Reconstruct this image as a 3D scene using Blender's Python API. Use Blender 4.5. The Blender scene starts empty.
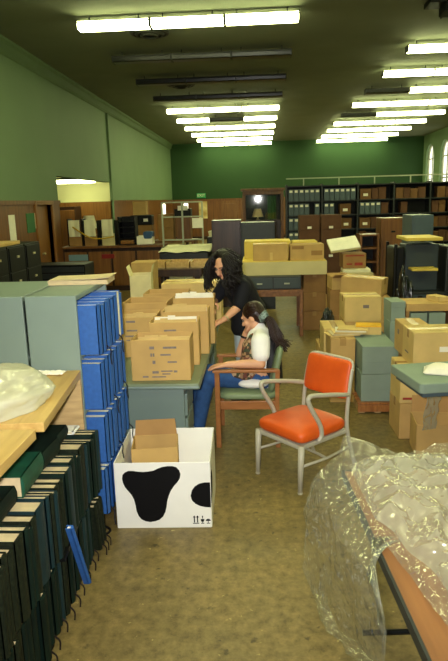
import bpy, bmesh, math, random
from mathutils import Vector, Matrix, noise, Euler
random.seed(7)
PI = math.pi
SC = bpy.context.scene
COL = SC.collection
V = Vector

# ------------------------------------------------------------------ materials
def lin(c):
    return tuple(((x/255)/12.92 if x/255 <= .04045 else ((x/255+.055)/1.055)**2.4) for x in c)

def M(name, rgb, rough=.6, var=.12, scale=6, bump=0.0, metal=0.0, spec=.4, stretch=(1,1,1), rgb2=None, detail=4, bscale=None, trans=0):
    m = bpy.data.materials.new(name); m.use_nodes = True
    nt = m.node_tree; b = nt.nodes['Principled BSDF']
    tc = nt.nodes.new('ShaderNodeTexCoord'); mp = nt.nodes.new('ShaderNodeMapping')
    mp.inputs['Scale'].default_value = stretch
    nz = nt.nodes.new('ShaderNodeTexNoise'); nz.inputs['Scale'].default_value = scale; nz.inputs['Detail'].default_value = detail
    nt.links.new(tc.outputs['Object'], mp.inputs[0]); nt.links.new(mp.outputs[0], nz.inputs['Vector'])
    r = nt.nodes.new('ShaderNodeValToRGB')
    c = lin(rgb)
    ca = tuple(max(0, x*(1-var)) for x in c); cb = lin(rgb2) if rgb2 else tuple(min(1, x*(1+var)) for x in c)
    r.color_ramp.elements[0].color = ca+(1,); r.color_ramp.elements[1].color = cb+(1,)
    r.color_ramp.elements[0].position = .3; r.color_ramp.elements[1].position = .7
    nt.links.new(nz.outputs['Fac'], r.inputs[0]); nt.links.new(r.outputs[0], b.inputs['Base Color'])
    b.inputs['Roughness'].default_value = rough; b.inputs['Metallic'].default_value = metal
    b.inputs['Specular IOR Level'].default_value = spec
    if bump:
        n2 = nt.nodes.new('ShaderNodeTexNoise'); n2.inputs['Scale'].default_value = bscale or scale*4; n2.inputs['Detail'].default_value = 6
        nt.links.new(mp.outputs[0], n2.inputs['Vector'])
        bp = nt.nodes.new('ShaderNodeBump'); bp.inputs['Strength'].default_value = bump; bp.inputs['Distance'].default_value = .01
        nt.links.new(n2.outputs['Fac'], bp.inputs['Height']); nt.links.new(bp.outputs[0], b.inputs['Normal'])
    return m

def wood(name, rgb, rgb2, rough=.45, stretch=(1,1,14), scale=3):
    return M(name, rgb, rough=rough, var=.1, scale=scale, rgb2=rgb2, stretch=stretch, detail=6, bump=.06)

def emit(name, rgb, s):
    m = bpy.data.materials.new(name); m.use_nodes = True
    nt = m.node_tree; nt.nodes.clear()
    e = nt.nodes.new('ShaderNodeEmission'); o = nt.nodes.new('ShaderNodeOutputMaterial')
    e.inputs[0].default_value = tuple(rgb)+(1,); e.inputs[1].default_value = s
    nt.links.new(e.outputs[0], o.inputs[0]); return m

MT = {}
MT['card'] = M('cardboard', (192,156,94), .8, .1, 5, bump=.05)
MT['card2'] = M('cardboard_pale', (208,178,112), .8, .1, 5, bump=.05)
MT['card3'] = M('cardboard_brown', (152,114,64), .8, .14, 5, bump=.05)
MT['card4'] = M('cardboard_dark_brown', (92,60,38), .8, .14, 5, bump=.05)
MT['cardin'] = M('cardboard_inside', (172,132,80), .85, .1, 5)
MT['tape'] = M('packing_tape', (176,140,86), .25, .06, 9)
MT['ink'] = M('printed_ink', (124,112,104), .7, .2, 30)
MT['shelfbrown'] = M('shelf_box_brown', (112,78,44), .8, .14, 5)
MT['shadepanel'] = M('shaded_blue_grey_steel', (56,66,68), .5, .08, 4)  # blue-grey steel with the shade on it darkened into the colour
MT['torn'] = M('pale_torn_board', (222,208,158), .8, .1, 6)
MT['redink'] = M('red_ink', (150,50,36), .7, .2, 30)
MT['whitecard'] = M('white_coated_card', (236,234,226), .45, .04, 4)
MT['black'] = M('black_print', (6,6,9), .6, .2, 10, spec=.2)
MT['paper'] = M('paper', (238,232,212), .8, .06, 10)
MT['cream'] = M('cream_paper', (206,186,146), .85, .1, 22, stretch=(1,1,8))
MT['kraft'] = M('kraft_folder', (206,176,112), .8, .08, 8)
MT['yellowpad'] = M('yellow_paper', (232,176,40), .75, .06, 8)
MT['orange'] = M('orange_vinyl', (206,80,22), .42, .12, 5, bump=.08, bscale=60, rgb2=(216,90,26))
MT['greymetal'] = M('painted_grey_tube', (176,170,150), .35, .06, 4, spec=.5)
MT['deskgrey'] = M('desk_grey_green_enamel', (112,128,122), .4, .06, 3, spec=.5)
MT['desktop'] = M('desk_linoleum_top', (112,124,98), .35, .08, 4)
MT['cabgrey'] = M('cabinet_grey_enamel', (122,138,128), .42, .05, 3)
MT['greybox'] = M('grey_archive_board', (132,148,134), .75, .06, 5)
MT['bluegrey'] = M('blue_grey_steel', (76,90,96), .5, .08, 4)
MT['blue'] = M('blue_bookcloth', (42,90,160), .6, .12, 40, bump=.05)
MT['bluedark'] = M('blue_edge_tie', (22,24,40), .8, .1, 20)
MT['green'] = M('dark_green_bookcloth', (10,28,25), .6, .35, 14, spec=.2, bump=.06, rgb2=(18,38,30), stretch=(1,1,.4))
MT['green2'] = M('mottled_olive_buckram', (15,24,19), .6, .3, 60, spec=.2, bump=.06, rgb2=(34,40,26))
MT['green3'] = M('teal_green_bookcloth', (12,40,46), .55, .2, 14)
MT['green4'] = M('bright_green_bookcloth', (24,78,58), .5, .2, 14)
MT['redtie'] = M('dark_red_tie', (26,14,12), .8, .2, 20)
MT['oak'] = wood('oak_yellow', (188,150,82), (208,174,104), .4, (10,1,10), 2.5)
MT['oakside'] = wood('oak_panel', (176,146,98), (196,166,114), .5, (2,2,12), 3)
MT['chairwood'] = wood('chair_wood', (140,86,44), (166,108,58), .4, (12,1,4), 4)
MT['panelwood'] = wood('wall_panelling', (100,60,24), (126,78,32), .4, (9,9,.7), 1.6)
MT['doorwood'] = wood('door_wood', (128,84,36), (150,100,46), .4, (12,12,.6), 2)
MT['darkwood'] = wood('dark_wood', (44,28,22), (62,40,30), .35, (9,9,.7), 2)
MT['midwood'] = wood('mid_wood', (106,68,34), (130,86,42), .4, (9,9,.7), 2)
MT['tablewood'] = wood('table_wood', (120,78,46), (146,98,58), .35, (10,1,10), 2)
MT['greenseat'] = M('sage_green_vinyl', (116,132,98), .45, .08, 6, bump=.05, bscale=50)
MT['blackmetal'] = M('black_enamel', (7,8,9), .5, .15, 5, spec=.25)
MT['darkgrey'] = M('dark_grey_metal', (36,40,40), .45, .15, 5)
MT['brass'] = M('pale_brass', (206,196,150), .3, .1, 10, metal=.6)
MT['steel'] = M('pale_steel_frame', (160,164,140), .4, .08, 5)
MT['skin'] = M('skin', (214,160,124), .5, .05, 8)
MT['hairdark'] = M('dark_brown_hair', (20,14,12), .4, .3, 30, spec=.3)
MT['hairbrown'] = M('brown_hair', (42,25,18), .4, .3, 30, spec=.3)
MT['navy'] = M('black_navy_cotton', (8,8,17), .85, .2, 14)
MT['white'] = M('white_cotton', (238,236,230), .85, .04, 10)
MT['jeans'] = M('blue_denim', (44,80,128), .85, .18, 18, bump=.1)
MT['paleblue'] = M('pale_denim', (176,190,196), .85, .08, 12)
MT['black_cloth'] = M('black_satin', (16,16,20), .6, .2, 12)
MT['limegrey'] = M('fixture_housing', (58,60,48), .5, .1, 5)
MT['fixoff'] = M('unlit_lens', (34,35,28), .3, .05, 5)
MT['fixdark'] = M('fixture_spine', (40,42,36), .5, .1, 5)
MT['signgreen'] = M('green_enamel_sign', (40,150,86), .4, .05, 5)
MT['noticegreen'] = M('green_notice', (54,108,62), .8, .05, 5)
MT['poster'] = M('orange_yellow_poster', (214,160,70), .8, .4, 3, rgb2=(236,220,160))
MT['yelboard'] = M('yellow_board', (218,190,82), .6, .06, 6)
MT['paleboard'] = M('pale_board', (204,190,136), .65, .06, 4)
MT['matt'] = M('pale_greenish_sheet', (228,222,184), .7, .06, 4)
MT['rope'] = M('yellow_rope', (196,160,40), .8, .2, 60)
MT['bluelabel'] = M('pale_blue_sign', (112,140,150), .5, .05, 5)
MT['redpanel'] = M('red_panel', (130,28,22), .5, .1, 8)
MT['bluefab'] = M('blue_item', (48,80,120), .6, .1, 8)
MT['eyewhite'] = M('eye_white', (120,104,94), .3, .02, 5)
MT['lip'] = M('lip', (160,84,74), .5, .05, 8)
MT['teal'] = M('patterned_scrunchie', (40,62,62), .7, .4, 60, rgb2=(150,170,160))
MT['mirror'] = M('dark_glass_back', (30,44,34), .5, .2, 3)

def floral():
    m = bpy.data.materials.new('floral_tapestry'); m.use_nodes = True
    nt = m.node_tree; b = nt.nodes['Principled BSDF']
    tc = nt.nodes.new('ShaderNodeTexCoord'); vo = nt.nodes.new('ShaderNodeTexVoronoi'); vo.inputs['Scale'].default_value = 42
    r = nt.nodes.new('ShaderNodeValToRGB'); r.color_ramp.interpolation = 'CONSTANT'
    cols = [(70,52,34),(150,118,84),(112,66,52),(56,64,44),(180,150,118)]
    el = r.color_ramp.elements
    while len(el) < len(cols): el.new(.5)
    for i, c in enumerate(cols): el[i].position = i/len(cols); el[i].color = lin(c)+(1,)
    sp = nt.nodes.new('ShaderNodeSeparateColor')
    nt.links.new(tc.outputs['Object'], vo.inputs['Vector']); nt.links.new(vo.outputs['Color'], sp.inputs[0])
    nt.links.new(sp.outputs[0], r.inputs[0]); nt.links.new(r.outputs[0], b.inputs['Base Color']); b.inputs['Roughness'].default_value = .85
    return m
MT['floral'] = floral()

def floor_mat():
    m = bpy.data.materials.new('worn_floor'); m.use_nodes = True
    nt = m.node_tree; N = nt.nodes; L = nt.links; b = N['Principled BSDF']
    tc = N.new('ShaderNodeTexCoord')
    def nz(s, d, rough=.6):
        n = N.new('ShaderNodeTexNoise'); n.inputs['Scale'].default_value = s; n.inputs['Detail'].default_value = d; n.inputs['Roughness'].default_value = rough
        L.new(tc.outputs['Object'], n.inputs['Vector']); return n
    def ramp(p0, c0, p1, c1):
        r = N.new('ShaderNodeValToRGB'); r.color_ramp.elements[0].position = p0; r.color_ramp.elements[0].color = c0
        r.color_ramp.elements[1].position = p1; r.color_ramp.elements[1].color = c1; return r
    a = nz(17, 9, .75); ra = ramp(.30, lin((88,74,42))+(1,), .70, lin((154,133,82))+(1,)); L.new(a.outputs['Fac'], ra.inputs[0])
    big = nz(1.3, 4); rb = ramp(.35, (.62,.62,.6,1), .65, (1.08,1.06,1,1)); L.new(big.outputs['Fac'], rb.inputs[0])
    mx = N.new('ShaderNodeMix'); mx.data_type = 'RGBA'; mx.blend_type = 'MULTIPLY'; mx.inputs[0].default_value = .75
    L.new(ra.outputs[0], mx.inputs[6]); L.new(rb.outputs[0], mx.inputs[7])
    # dark stains
    st = nz(13, 4, .6); rs = ramp(.63, (0,0,0,1), .71, (1,1,1,1)); L.new(st.outputs['Fac'], rs.inputs[0])
    m2 = N.new('ShaderNodeMix'); m2.data_type = 'RGBA'; m2.inputs[7].default_value = lin((52,46,28))+(1,)
    mm = N.new('ShaderNodeMath'); mm.operation = 'MULTIPLY'; mm.inputs[1].default_value = .75
    L.new(rs.outputs[0], mm.inputs[0]); L.new(mm.outputs[0], m2.inputs[0]); L.new(mx.outputs[2], m2.inputs[6])
    # pale scuffs
    sp = nz(20, 4, .6); rp = ramp(.66, (0,0,0,1), .74, (1,1,1,1)); L.new(sp.outputs['Fac'], rp.inputs[0])
    m3 = N.new('ShaderNodeMix'); m3.data_type = 'RGBA'; m3.inputs[7].default_value = lin((196,176,112))+(1,)
    m4 = N.new('ShaderNodeMath'); m4.operation = 'MULTIPLY'; m4.inputs[1].default_value = .7
    L.new(rp.outputs[0], m4.inputs[0]); L.new(m4.outputs[0], m3.inputs[0]); L.new(m2.outputs[2], m3.inputs[6])
    L.new(m3.outputs[2], b.inputs['Base Color'])
    rr = ramp(.3, (.3,.3,.3,1), .7, (.55,.55,.55,1)); L.new(big.outputs['Fac'], rr.inputs[0]); L.new(rr.outputs[0], b.inputs['Roughness'])
    b.inputs['Specular IOR Level'].default_value = .35
    bp = N.new('ShaderNodeBump'); bp.inputs['Strength'].default_value = .08; L.new(a.outputs['Fac'], bp.inputs['Height']); L.new(bp.outputs[0], b.inputs['Normal'])
    return m
MT['floor'] = floor_mat()
MT['ceil'] = M('ceiling_paint', (122,128,104), .9, .06, 1.2)
MT['wallgreen'] = M('pale_green_wall_paint', (106,130,92), .75, .05, .8)
MT['backgreen'] = M('deep_green_wall_paint', (36,66,32), .8, .08, .5)
MT['alcove'] = M('cream_wall_paint', (226,222,168), .8, .04, 1)

def plastic(name, alpha, col, gl=.25, crease=.0):
    # thin clear sheet: part transparent, part glossy, a little milky
    m = bpy.data.materials.new(name); m.use_nodes = True
    nt = m.node_tree; N = nt.nodes; L = nt.links; N.clear()
    o = N.new('ShaderNodeOutputMaterial')
    t = N.new('ShaderNodeBsdfTransparent'); t.inputs[0].default_value = (.97,.97,.93,1)
    tc = N.new('ShaderNodeTexCoord'); nn = N.new('ShaderNodeTexVoronoi'); nn.feature = 'F1'; nn.inputs['Scale'].default_value = 9
    wn = N.new('ShaderNodeTexNoise'); wn.inputs['Scale'].default_value = 5; L.new(tc.outputs['Object'], wn.inputs['Vector']); va = N.new('ShaderNodeVectorMath'); va.operation = 'MULTIPLY_ADD'; va.inputs[1].default_value = (.3,.3,.3); L.new(wn.outputs['Color'], va.inputs[0]); L.new(tc.outputs['Object'], va.inputs[2])
    L.new(va.outputs[0], nn.inputs['Vector']); s1 = N.new('ShaderNodeMath'); s1.operation = 'SUBTRACT'; s1.inputs[1].default_value = .5; L.new(nn.outputs['Distance'], s1.inputs[0])
    s2 = N.new('ShaderNodeMath'); s2.operation = 'ABSOLUTE'; L.new(s1.outputs[0], s2.inputs[0]); bp = N.new('ShaderNodeBump'); bp.inputs['Strength'].default_value = crease; bp.inputs['Distance'].default_value = .05; L.new(s2.outputs[0], bp.inputs['Height'])
    g = N.new('ShaderNodeBsdfGlossy'); L.new(bp.outputs[0], g.inputs['Normal']); g.inputs['Roughness'].default_value = .12; g.inputs[0].default_value = (1,1,1,1)
    d = N.new('ShaderNodeBsdfDiffuse'); d.inputs[0].default_value = lin(col)+(1,)
    tl = N.new('ShaderNodeBsdfTranslucent'); tl.inputs[0].default_value = lin(col)+(1,)
    a1 = N.new('ShaderNodeMixShader'); a1.inputs[0].default_value = .5; L.new(d.outputs[0], a1.inputs[1]); L.new(tl.outputs[0], a1.inputs[2])
    a2 = N.new('ShaderNodeMixShader'); a2.inputs[0].default_value = alpha; L.new(t.outputs[0], a2.inputs[1]); L.new(a1.outputs[0], a2.inputs[2])
    lw = N.new('ShaderNodeLayerWeight'); lw.inputs[0].default_value = .5
    pw = N.new('ShaderNodeMath'); pw.operation = 'POWER'; pw.inputs[1].default_value = 3.0; L.new(lw.outputs['Facing'], pw.inputs[0])
    ml = N.new('ShaderNodeMath'); ml.operation = 'MULTIPLY_ADD'; ml.inputs[1].default_value = gl; ml.inputs[2].default_value = .09; L.new(pw.outputs[0], ml.inputs[0])
    a3 = N.new('ShaderNodeMixShader'); L.new(ml.outputs[0], a3.inputs[0]); L.new(a2.outputs[0], a3.inputs[1]); L.new(g.outputs[0], a3.inputs[2])
    L.new(a3.outputs[0], o.inputs[0]); return m
MT['plastic'] = plastic('clear_plastic_sheet', .17, (228,228,212), .40, .9)
MT['plastic2'] = plastic('doubled_plastic_sheet', .34, (232,230,210), .40, 1.0)
MT['bagwhite'] = plastic('milky_plastic', .82, (240,238,218), .2, .5)
MT['bagclear'] = plastic('grey_plastic', .4, (200,204,196), .35)
MT['bagdark'] = M('black_plastic_film', (20,24,24), .2, .3, 9, bump=.6, bscale=14, spec=.8)
def glass():
    m = bpy.data.materials.new('window_glass'); m.use_nodes = True
    nt = m.node_tree; N = nt.nodes; L = nt.links; N.clear()
    o = N.new('ShaderNodeOutputMaterial'); t = N.new('ShaderNodeBsdfTransparent'); g = N.new('ShaderNodeBsdfGlossy'); g.inputs['Roughness'].default_value = .03
    x = N.new('ShaderNodeMixShader'); x.inputs[0].default_value = .08
    L.new(t.outputs[0], x.inputs[1]); L.new(g.outputs[0], x.inputs[2]); L.new(x.outputs[0], o.inputs[0]); return m
MT['glass'] = glass()
LAMP = (.96, 1.0, .48)
MT['tube'] = emit('lit_fluorescent_lens', LAMP, 19)
MT['sconce'] = emit('lit_sconce_glass', (1, .95, .7), 3)
MT['daylight'] = emit('daylit_window_sky', (1, .98, .8), 1.6)

# ------------------------------------------------------------------ mesh helpers
class MB:
    def __init__(s): s.bm = bmesh.new()
    def add(s, verts, faces):
        vs = [s.bm.verts.new(v) for v in verts]
        for f in faces:
            try: s.bm.faces.new([vs[i] for i in f])
            except ValueError: pass
        return s
    def bb(s, x0, x1, y0, y1, z0, z1, mx=None):
        v = [V((x, y, z)) for x in (x0, x1) for y in (y0, y1) for z in (z0, z1)]
        if mx is not None: v = [mx @ p for p in v]
        return s.add(v, [(0,1,3,2),(4,6,7,5),(0,4,5,1),(2,3,7,6),(0,2,6,4),(1,5,7,3)])
    def box(s, c, d, rz=0, rx=0, ry=0):
        mx = Matrix.Translation(V(c)) @ Euler((rx, ry, rz)).to_matrix().to_4x4()
        return s.bb(-d[0]/2, d[0]/2, -d[1]/2, d[1]/2, -d[2]/2, d[2]/2, mx)
    def tube(s, pts, r, n=10, cap=True):
        pts = [V(p) for p in pts]; k = len(pts)
        rs = r if isinstance(r, (list, tuple)) else [r]*k
        t0 = (pts[1]-pts[0]).normalized()
        up = V((0,0,1)) if abs(t0.z) < .9 else V((1,0,0))
        a = t0.cross(up).normalized(); rings = []
        for i, p in enumerate(pts):
            if i == 0: t = t0
            elif i == k-1: t = (pts[i]-pts[i-1]).normalized()
            else:
                t = ((pts[i+1]-pts[i]).normalized()+(pts[i]-pts[i-1]).normalized())
                t = t.normalized() if t.length > 1e-6 else (pts[i+1]-pts[i]).normalized()
            a = (a - t*a.dot(t)).normalized(); b = t.cross(a)
            rings.append([s.bm.verts.new(p+(a*math.cos(2*PI*j/n)+b*math.sin(2*PI*j/n))*rs[i]) for j in range(n)])
        for i in range(k-1):
            for j in range(n):
                s.bm.faces.new((rings[i][j], rings[i][(j+1)%n], rings[i+1][(j+1)%n], rings[i+1][j]))
        if cap:
            s.bm.faces.new(rings[0][::-1]); s.bm.faces.new(rings[-1])
        return s
    def prism(s, poly, f, t):   # poly: 2d list; f(u,v,w)->Vector; extruded w in [0,t]
        n = len(poly)
        lo = [f(u, v, 0) for u, v in poly]; hi = [f(u, v, t) for u, v in poly]
        return s.add(lo+hi, [tuple(range(n))[::-1], tuple(range(n, 2*n))]+[(i, (i+1)%n, n+(i+1)%n, n+i) for i in range(n)])
    def ball(s, c, r, seg=16, rings=10, mx=None):
        r = r if isinstance(r, (tuple, list)) else (r, r, r)
        m = Matrix.Translation(V(c)) @ (mx if mx is not None else Matrix()) @ Matrix.Diagonal((r[0], r[1], r[2], 1))
        bmesh.ops.create_uvsphere(s.bm, u_segments=seg, v_segments=rings, radius=1, matrix=m); return s
    def grid(s, nu, nv, f):
        g = [[s.bm.verts.new(f(i/nu, j/nv)) for j in range(nv+1)] for i in range(nu+1)]
        for i in range(nu):
            for j in range(nv): s.bm.faces.new((g[i][j], g[i+1][j], g[i+1][j+1], g[i][j+1]))
        return s
    def build(s, name, mat, parent=None, bev=0, seg=2, smooth=False, solid=0):
        bmesh.ops.recalc_face_normals(s.bm, faces=s.bm.faces)
        me = bpy.data.meshes.new(name); s.bm.to_mesh(me); s.bm.free()
        o = bpy.data.objects.new(name, me); COL.objects.link(o)
        me.materials.append(MT[mat] if isinstance(mat, str) else mat)
        if smooth: me.polygons.foreach_set('use_smooth', [True]*len(me.polygons))
        if solid:
            md = o.modifiers.new('solid', 'SOLIDIFY'); md.thickness = solid; md.offset = 0
        if bev:
            md = o.modifiers.new('bevel', 'BEVEL'); md.width = bev; md.segments = seg; md.limit_method = 'ANGLE'
        if parent: o.parent = parent
        return o

def bez(pts, n=8):          # Catmull-Rom through points
    pts = [V(p) for p in pts]; q = [pts[0]*2-pts[1]]+pts+[pts[-1]*2-pts[-2]]; out = []
    for i in range(1, len(q)-2):
        for k in range(n):
            t = k/n; a, b, c, d = q[i-1], q[i], q[i+1], q[i+2]
            out.append(.5*((2*b)+(c-a)*t+(2*a-5*b+4*c-d)*t*t+(3*b-a-3*c+d)*t**3))
    return out+[pts[-1]]

def tag(o, label, cat, group=None, kind=None):
    o['label'] = label; o['category'] = cat
    if group: o['group'] = group
    if kind: o['kind'] = kind
    return o
def thing(name, label, cat, loc=(0,0,0), rz=0, group=None, rot=None):
    o = bpy.data.objects.new(name, None); COL.objects.link(o); o.location = loc
    o.rotation_euler = rot if rot else (0, 0, rz); o.empty_display_size = .1
    return tag(o, label, cat, group)
def struct(o): o['kind'] = 'structure'; return o
def dup(root, label=None, loc=None, rz=None, rot=None, group=None):
    r = root.copy(); COL.objects.link(r)
    if label: r['label'] = label
    if loc is not None: r.location = loc
    if rz is not None: r.rotation_euler = (0, 0, rz)
    if rot is not None: r.rotation_euler = rot
    if group: r['group'] = group
    for ch in root.children:
        c = ch.copy(); COL.objects.link(c); c.parent = r
        for g in ch.children:
            d = g.copy(); COL.objects.link(d); d.parent = c
    return r
def nth(i):
    return ['first','second','third','fourth','fifth','sixth','seventh','eighth','ninth','tenth','eleventh','twelfth','thirteenth','fourteenth','fifteenth','sixteenth','seventeenth','eighteenth','nineteenth','twentieth','twenty-first','twenty-second','twenty-third','twenty-fourth','twenty-fifth','twenty-sixth','twenty-seventh','twenty-eighth','twenty-ninth','thirtieth'][i]

# ------------------------------------------------------------------ camera and flash
cd = bpy.data.cameras.new('camera'); cam = bpy.data.objects.new('camera', cd); COL.objects.link(cam); SC.camera = cam
cd.sensor_fit = 'VERTICAL'; cd.sensor_height = 36; cd.lens = 600/661*36; cd.clip_end = 100; cd.clip_start = .05
mx = Matrix.Rotation(math.radians(3.6), 4, 'Z') @ Matrix.Rotation(math.radians(90-12.2), 4, 'X') @ Matrix.Rotation(math.radians(-1.6), 4, 'Z')
cam.matrix_world = Matrix.Translation((0,0,2)) @ mx
SC.view_settings.view_transform = 'Standard'; SC.view_settings.look = 'None'; SC.view_settings.exposure = .35; SC.view_settings.gamma = 1
SC.view_settings.use_curve_mapping = False
try: SC.cycles.use_denoising = True
except Exception: pass
SC.cycles.max_bounces = 8; SC.cycles.transparent_max_bounces = 16; SC.cycles.sample_clamp_indirect = 6
fl = bpy.data.lights.new('camera_flash', 'AREA'); fl.energy = 50; fl.spread = math.radians(110); fl.size = .09; fl.color = (1, .98, .93)
flo = bpy.data.objects.new('camera_flash', fl); COL.objects.link(flo); flo.location = (-.07, -.02, 2.06)
flo.rotation_euler = (math.radians(90-7), 0, math.radians(2.0))
w = bpy.data.worlds.new('world'); SC.world = w; w.use_nodes = True
w.node_tree.nodes['Background'].inputs[0].default_value = (.6,.7,.8,1); w.node_tree.nodes['Background'].inputs[1].default_value = .3

# ------------------------------------------------------------------ room shell
XL, XR, YB, YF, ZC = -4.6, 8.45, 32.5, -6.0, 4.95
struct(MB().bb(-9, XR+.3, YF-.3, YB+.3, -.2, 0).build('floor', 'floor'))
struct(MB().bb(XL-.3, XR+.3, YF-.3, YB+.3, ZC, ZC+.2).build('ceiling', 'ceil'))
PZ = 2.08; A0, A1, AZ = 13.85, 18.9, 2.66
mb = MB(); mb.bb(XL-.25, XL, YF, A0, PZ, ZC).bb(XL-.25, XL, A1, YB, PZ, ZC).bb(XL-.25, XL, A0, A1, AZ, ZC); struct(mb.build('wall_left', 'wallgreen'))
DY0, DY1 = 12.35, 13.25
mb = MB(); mb.bb(XL-.25, XL+.02, YF, DY0, 0, PZ).bb(XL-.25, XL+.02, DY1, A0, 0, PZ).bb(XL-.25, XL+.02, A1, YB, 0, PZ)
struct(mb.build('wall_left_panelling', 'panelwood'))
struct(MB().bb(XL-.25, XR+.25, YB, YB+.25, PZ, ZC).build('wall_back', 'backgreen'))
struct(MB().bb(XL-.25, XR+.25, YB-.02, YB+.25, 0, PZ).build('wall_back_panelling', 'panelwood'))
struct(MB().bb(XL-9, XR+.25, YF-.25, YF, 0, ZC).build('wall_front', 'wallgreen'))
# right wall with two arched openings
def arch_wall():
    wins = [(28.2, 29.6), (30.6, 32.0)]; z0, zs = 1.9, 3.75
    mb = MB(); t0, t1 = XR, XR+.25
    mb.bb(t0, t1, YF, wins[0][0], 0, ZC).bb(t0, t1, wins[0][1], wins[1][0], 0, ZC).bb(t0, t1, wins[1][1], YB, 0, ZC)
    for a, b in wins:
        mb.bb(t0, t1, a, b, 0, z0); c = (a+b)/2; r = (b-a)/2
        arc = [(c-r*math.cos(PI*k/12), zs+r*math.sin(PI*k/12)) for k in range(13)]
        for k in range(12):
            p, q = arc[k], arc[k+1]
            mb.prism([(p[0], p[1]), (q[0], q[1]), (q[0], ZC), (p[0], ZC)], lambda u, v, w: V((t0+w, u, v)), .25)
    struct(mb.build('wall_right', 'wallgreen'))
    for i, (a, b) in enumerate(wins):
        c = (a+b)/2; r = (b-a)/2
        arc = [(c-r*math.cos(PI*k/12), zs+r*math.sin(PI*k/12)) for k in range(13)]
        poly = [(a, z0)]+arc+[(b, z0)]
        o = struct(MB().prism(poly, lambda u, v, w: V((XR+.2+w, u, v)), .01).build('window_%d' % (i+1), 'daylight'))
        fr = MB(); fr.tube([V((XR+.15, u, v)) for u, v in poly+[poly[0]]], .05, 6)
        fr.bb(XR+.12, XR+.18, c-.025, c+.025, z0, zs+r).bb(XR+.12, XR+.18, a, b, zs-.025, zs+.025).bb(XR+.12, XR+.18, a, b, 2.75, 2.8)
        fr.build('window_frame', 'steel', o)
        MB().bb(XR-.08, XR+.2, a-.1, b+.1, z0-.06, z0).build('window_sill', 'wallgreen', o)
arch_wall()
# cornice, wainscot caps, pilaster strip
def cornice(name, f, L0, L1):
    poly = [(0,0),(.14,0),(.14,-.04),(.09,-.08),(.06,-.2),(.03,-.24),(0,-.26)]
    struct(MB().prism(poly, f, L1-L0).build(name, 'wallgreen'))
cornice('trim_1', lambda u, v, w: V((XL+u, YF+w, ZC+v)), YF, YB)
struct(MB().bb(XL-.02, XL+.05, YF, A0, PZ-.05, PZ+.03).build('trim_2', 'panelwood'))
struct(MB().bb(XL-.02, XL+.05, A1, YB, PZ-.05, PZ+.03).build('trim_3', 'panelwood'))
struct(MB().bb(XL, XR, YB-.07, YB, PZ-.05, PZ+.03).build('trim_4', 'panelwood'))
struct(MB().bb(XL-.02, XL+.06, A1, A1+.12, 0, ZC-.26).build('trim_5', 'wallgreen'))
struct(MB().bb(XL+.02, XL+.05, YF, DY0, 0, .14).build('baseboard_left', 'darkwood'))
struct(MB().bb(XL, XR, YB-.06, YB-.02, 0, .16).build('baseboard_back', 'darkwood'))
# adjoining room through the opening
struct(MB().bb(XL-4.2, XL-.02, A1-.012, A1+.2, PZ, 3.2).build('wall_alcove_end', 'alcove'))
struct(MB().bb(XL-4.2, XL-.02, A1-.02, A1+.2, 0, PZ).build('wall_alcove_panelling', 'doorwood'))
struct(MB().bb(XL-4.4, XL-4.2, 8, A1+.2, 0, 3.2).build('wall_alcove_side', 'alcove'))
struct(MB().bb(XL-4.4, XL-.25, 7.8, 8, 0, 3.2).build('wall_alcove_near', 'alcove'))
struct(MB().bb(XL-4.4, XL-.25, 7.8, A1+.2, 3.2, 3.3).build('ceiling_alcove', 'ceil'))
# door ajar in the panelling beside the opening
o = struct(MB().box((XL-.06, DY0+.54, 1.02), (.045, .72, 2.02), rz=math.radians(4)).build('door_1', 'doorwood', bev=.004))
MB().tube([(XL-.06, DY0+.26, 1.0), (XL+.02, DY0+.26, 1.0)], .02, 8).ball((XL+.03, DY0+.26, 1.0), .03, 10, 8).build('door_handle', 'brass', o)
fr = MB(); fr.bb(XL-.25, XL+.06, DY0-.1, DY0, 0, PZ+.02).bb(XL-.25, XL+.06, DY1, DY1+.1, 0, PZ+.02).bb(XL-.25, XL+.06, DY0, DY1, PZ-.06, PZ+.02)
struct(fr.build('door_1_frame', 'doorwood', bev=.006))
# wood doors and panels on the back wall
for i, (x0, x1) in enumerate([(-2.0, -1.1), (-.95, -.1)]):
    o = struct(MB().bb(x0, x1, YB-.07, YB-.02, 0, 2.0).build('door_%d' % (i+2), 'midwood', bev=.005))
    pm = MB()
    for a, b in ((.15, .9), (1.05, 1.85)): pm.bb(x0+.12, x1-.12, YB-.09, YB-.06, a, b)
    pm.build('door_panel', 'midwood', o, bev=.01)
    MB().ball((x1-.08, YB-.11, 1.0), .035, 10, 8).build('door_handle', 'brass', o)
# ------------------------------------------------------------------ ceiling fixtures
def fixture(lit):
    t = thing('ceiling_light', 'x', 'ceiling light')
    lm = 'tube' if lit else 'fixoff'
    MB().prism([(-.125,-.04),(-.115,-.10),(-.09,-.118),(.09,-.118),(.115,-.10),(.125,-.04)], lambda u, v, w: V((-.57+w, u, v)), 1.14).build('lens', lm, t)
    MB().bb(-.575, .575, -.135, .135, -.039, -.024).build('rim', 'fixdark', t)
    MB().bb(-.57, .57, -.105, .105, -.0235, -.004).build('upper_lens', lm, t)
    MB().bb(-.575, .575, -.09, .09, -.0035, .008).build('housing', 'limegrey', t)
    for s in (-1, 1): MB().bb(s*.581-.008, s*.581+.008, -.135, .135, -.122, .008).build('end_cap', 'fixdark', t)
    for s in (-1, 1): MB().tube([(s*.4, 0, 0), (s*.4, 0, ZC-4.86)], .012, 6).build('hanger', 'fixdark', t)
    return t
FL, FO = fixture(True), fixture(False); used = {}
ROWS = [10.35+2.38*i for i in range(-5, 10)]
offL = {(1,0),(1,1),(1,2),(2,0),(2,1),(2,2),(3,0),(3,1),(3,2),(5,1)}
offR = {(0,0),(0,1),(0,2),(3,0),(5,0)}
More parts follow.
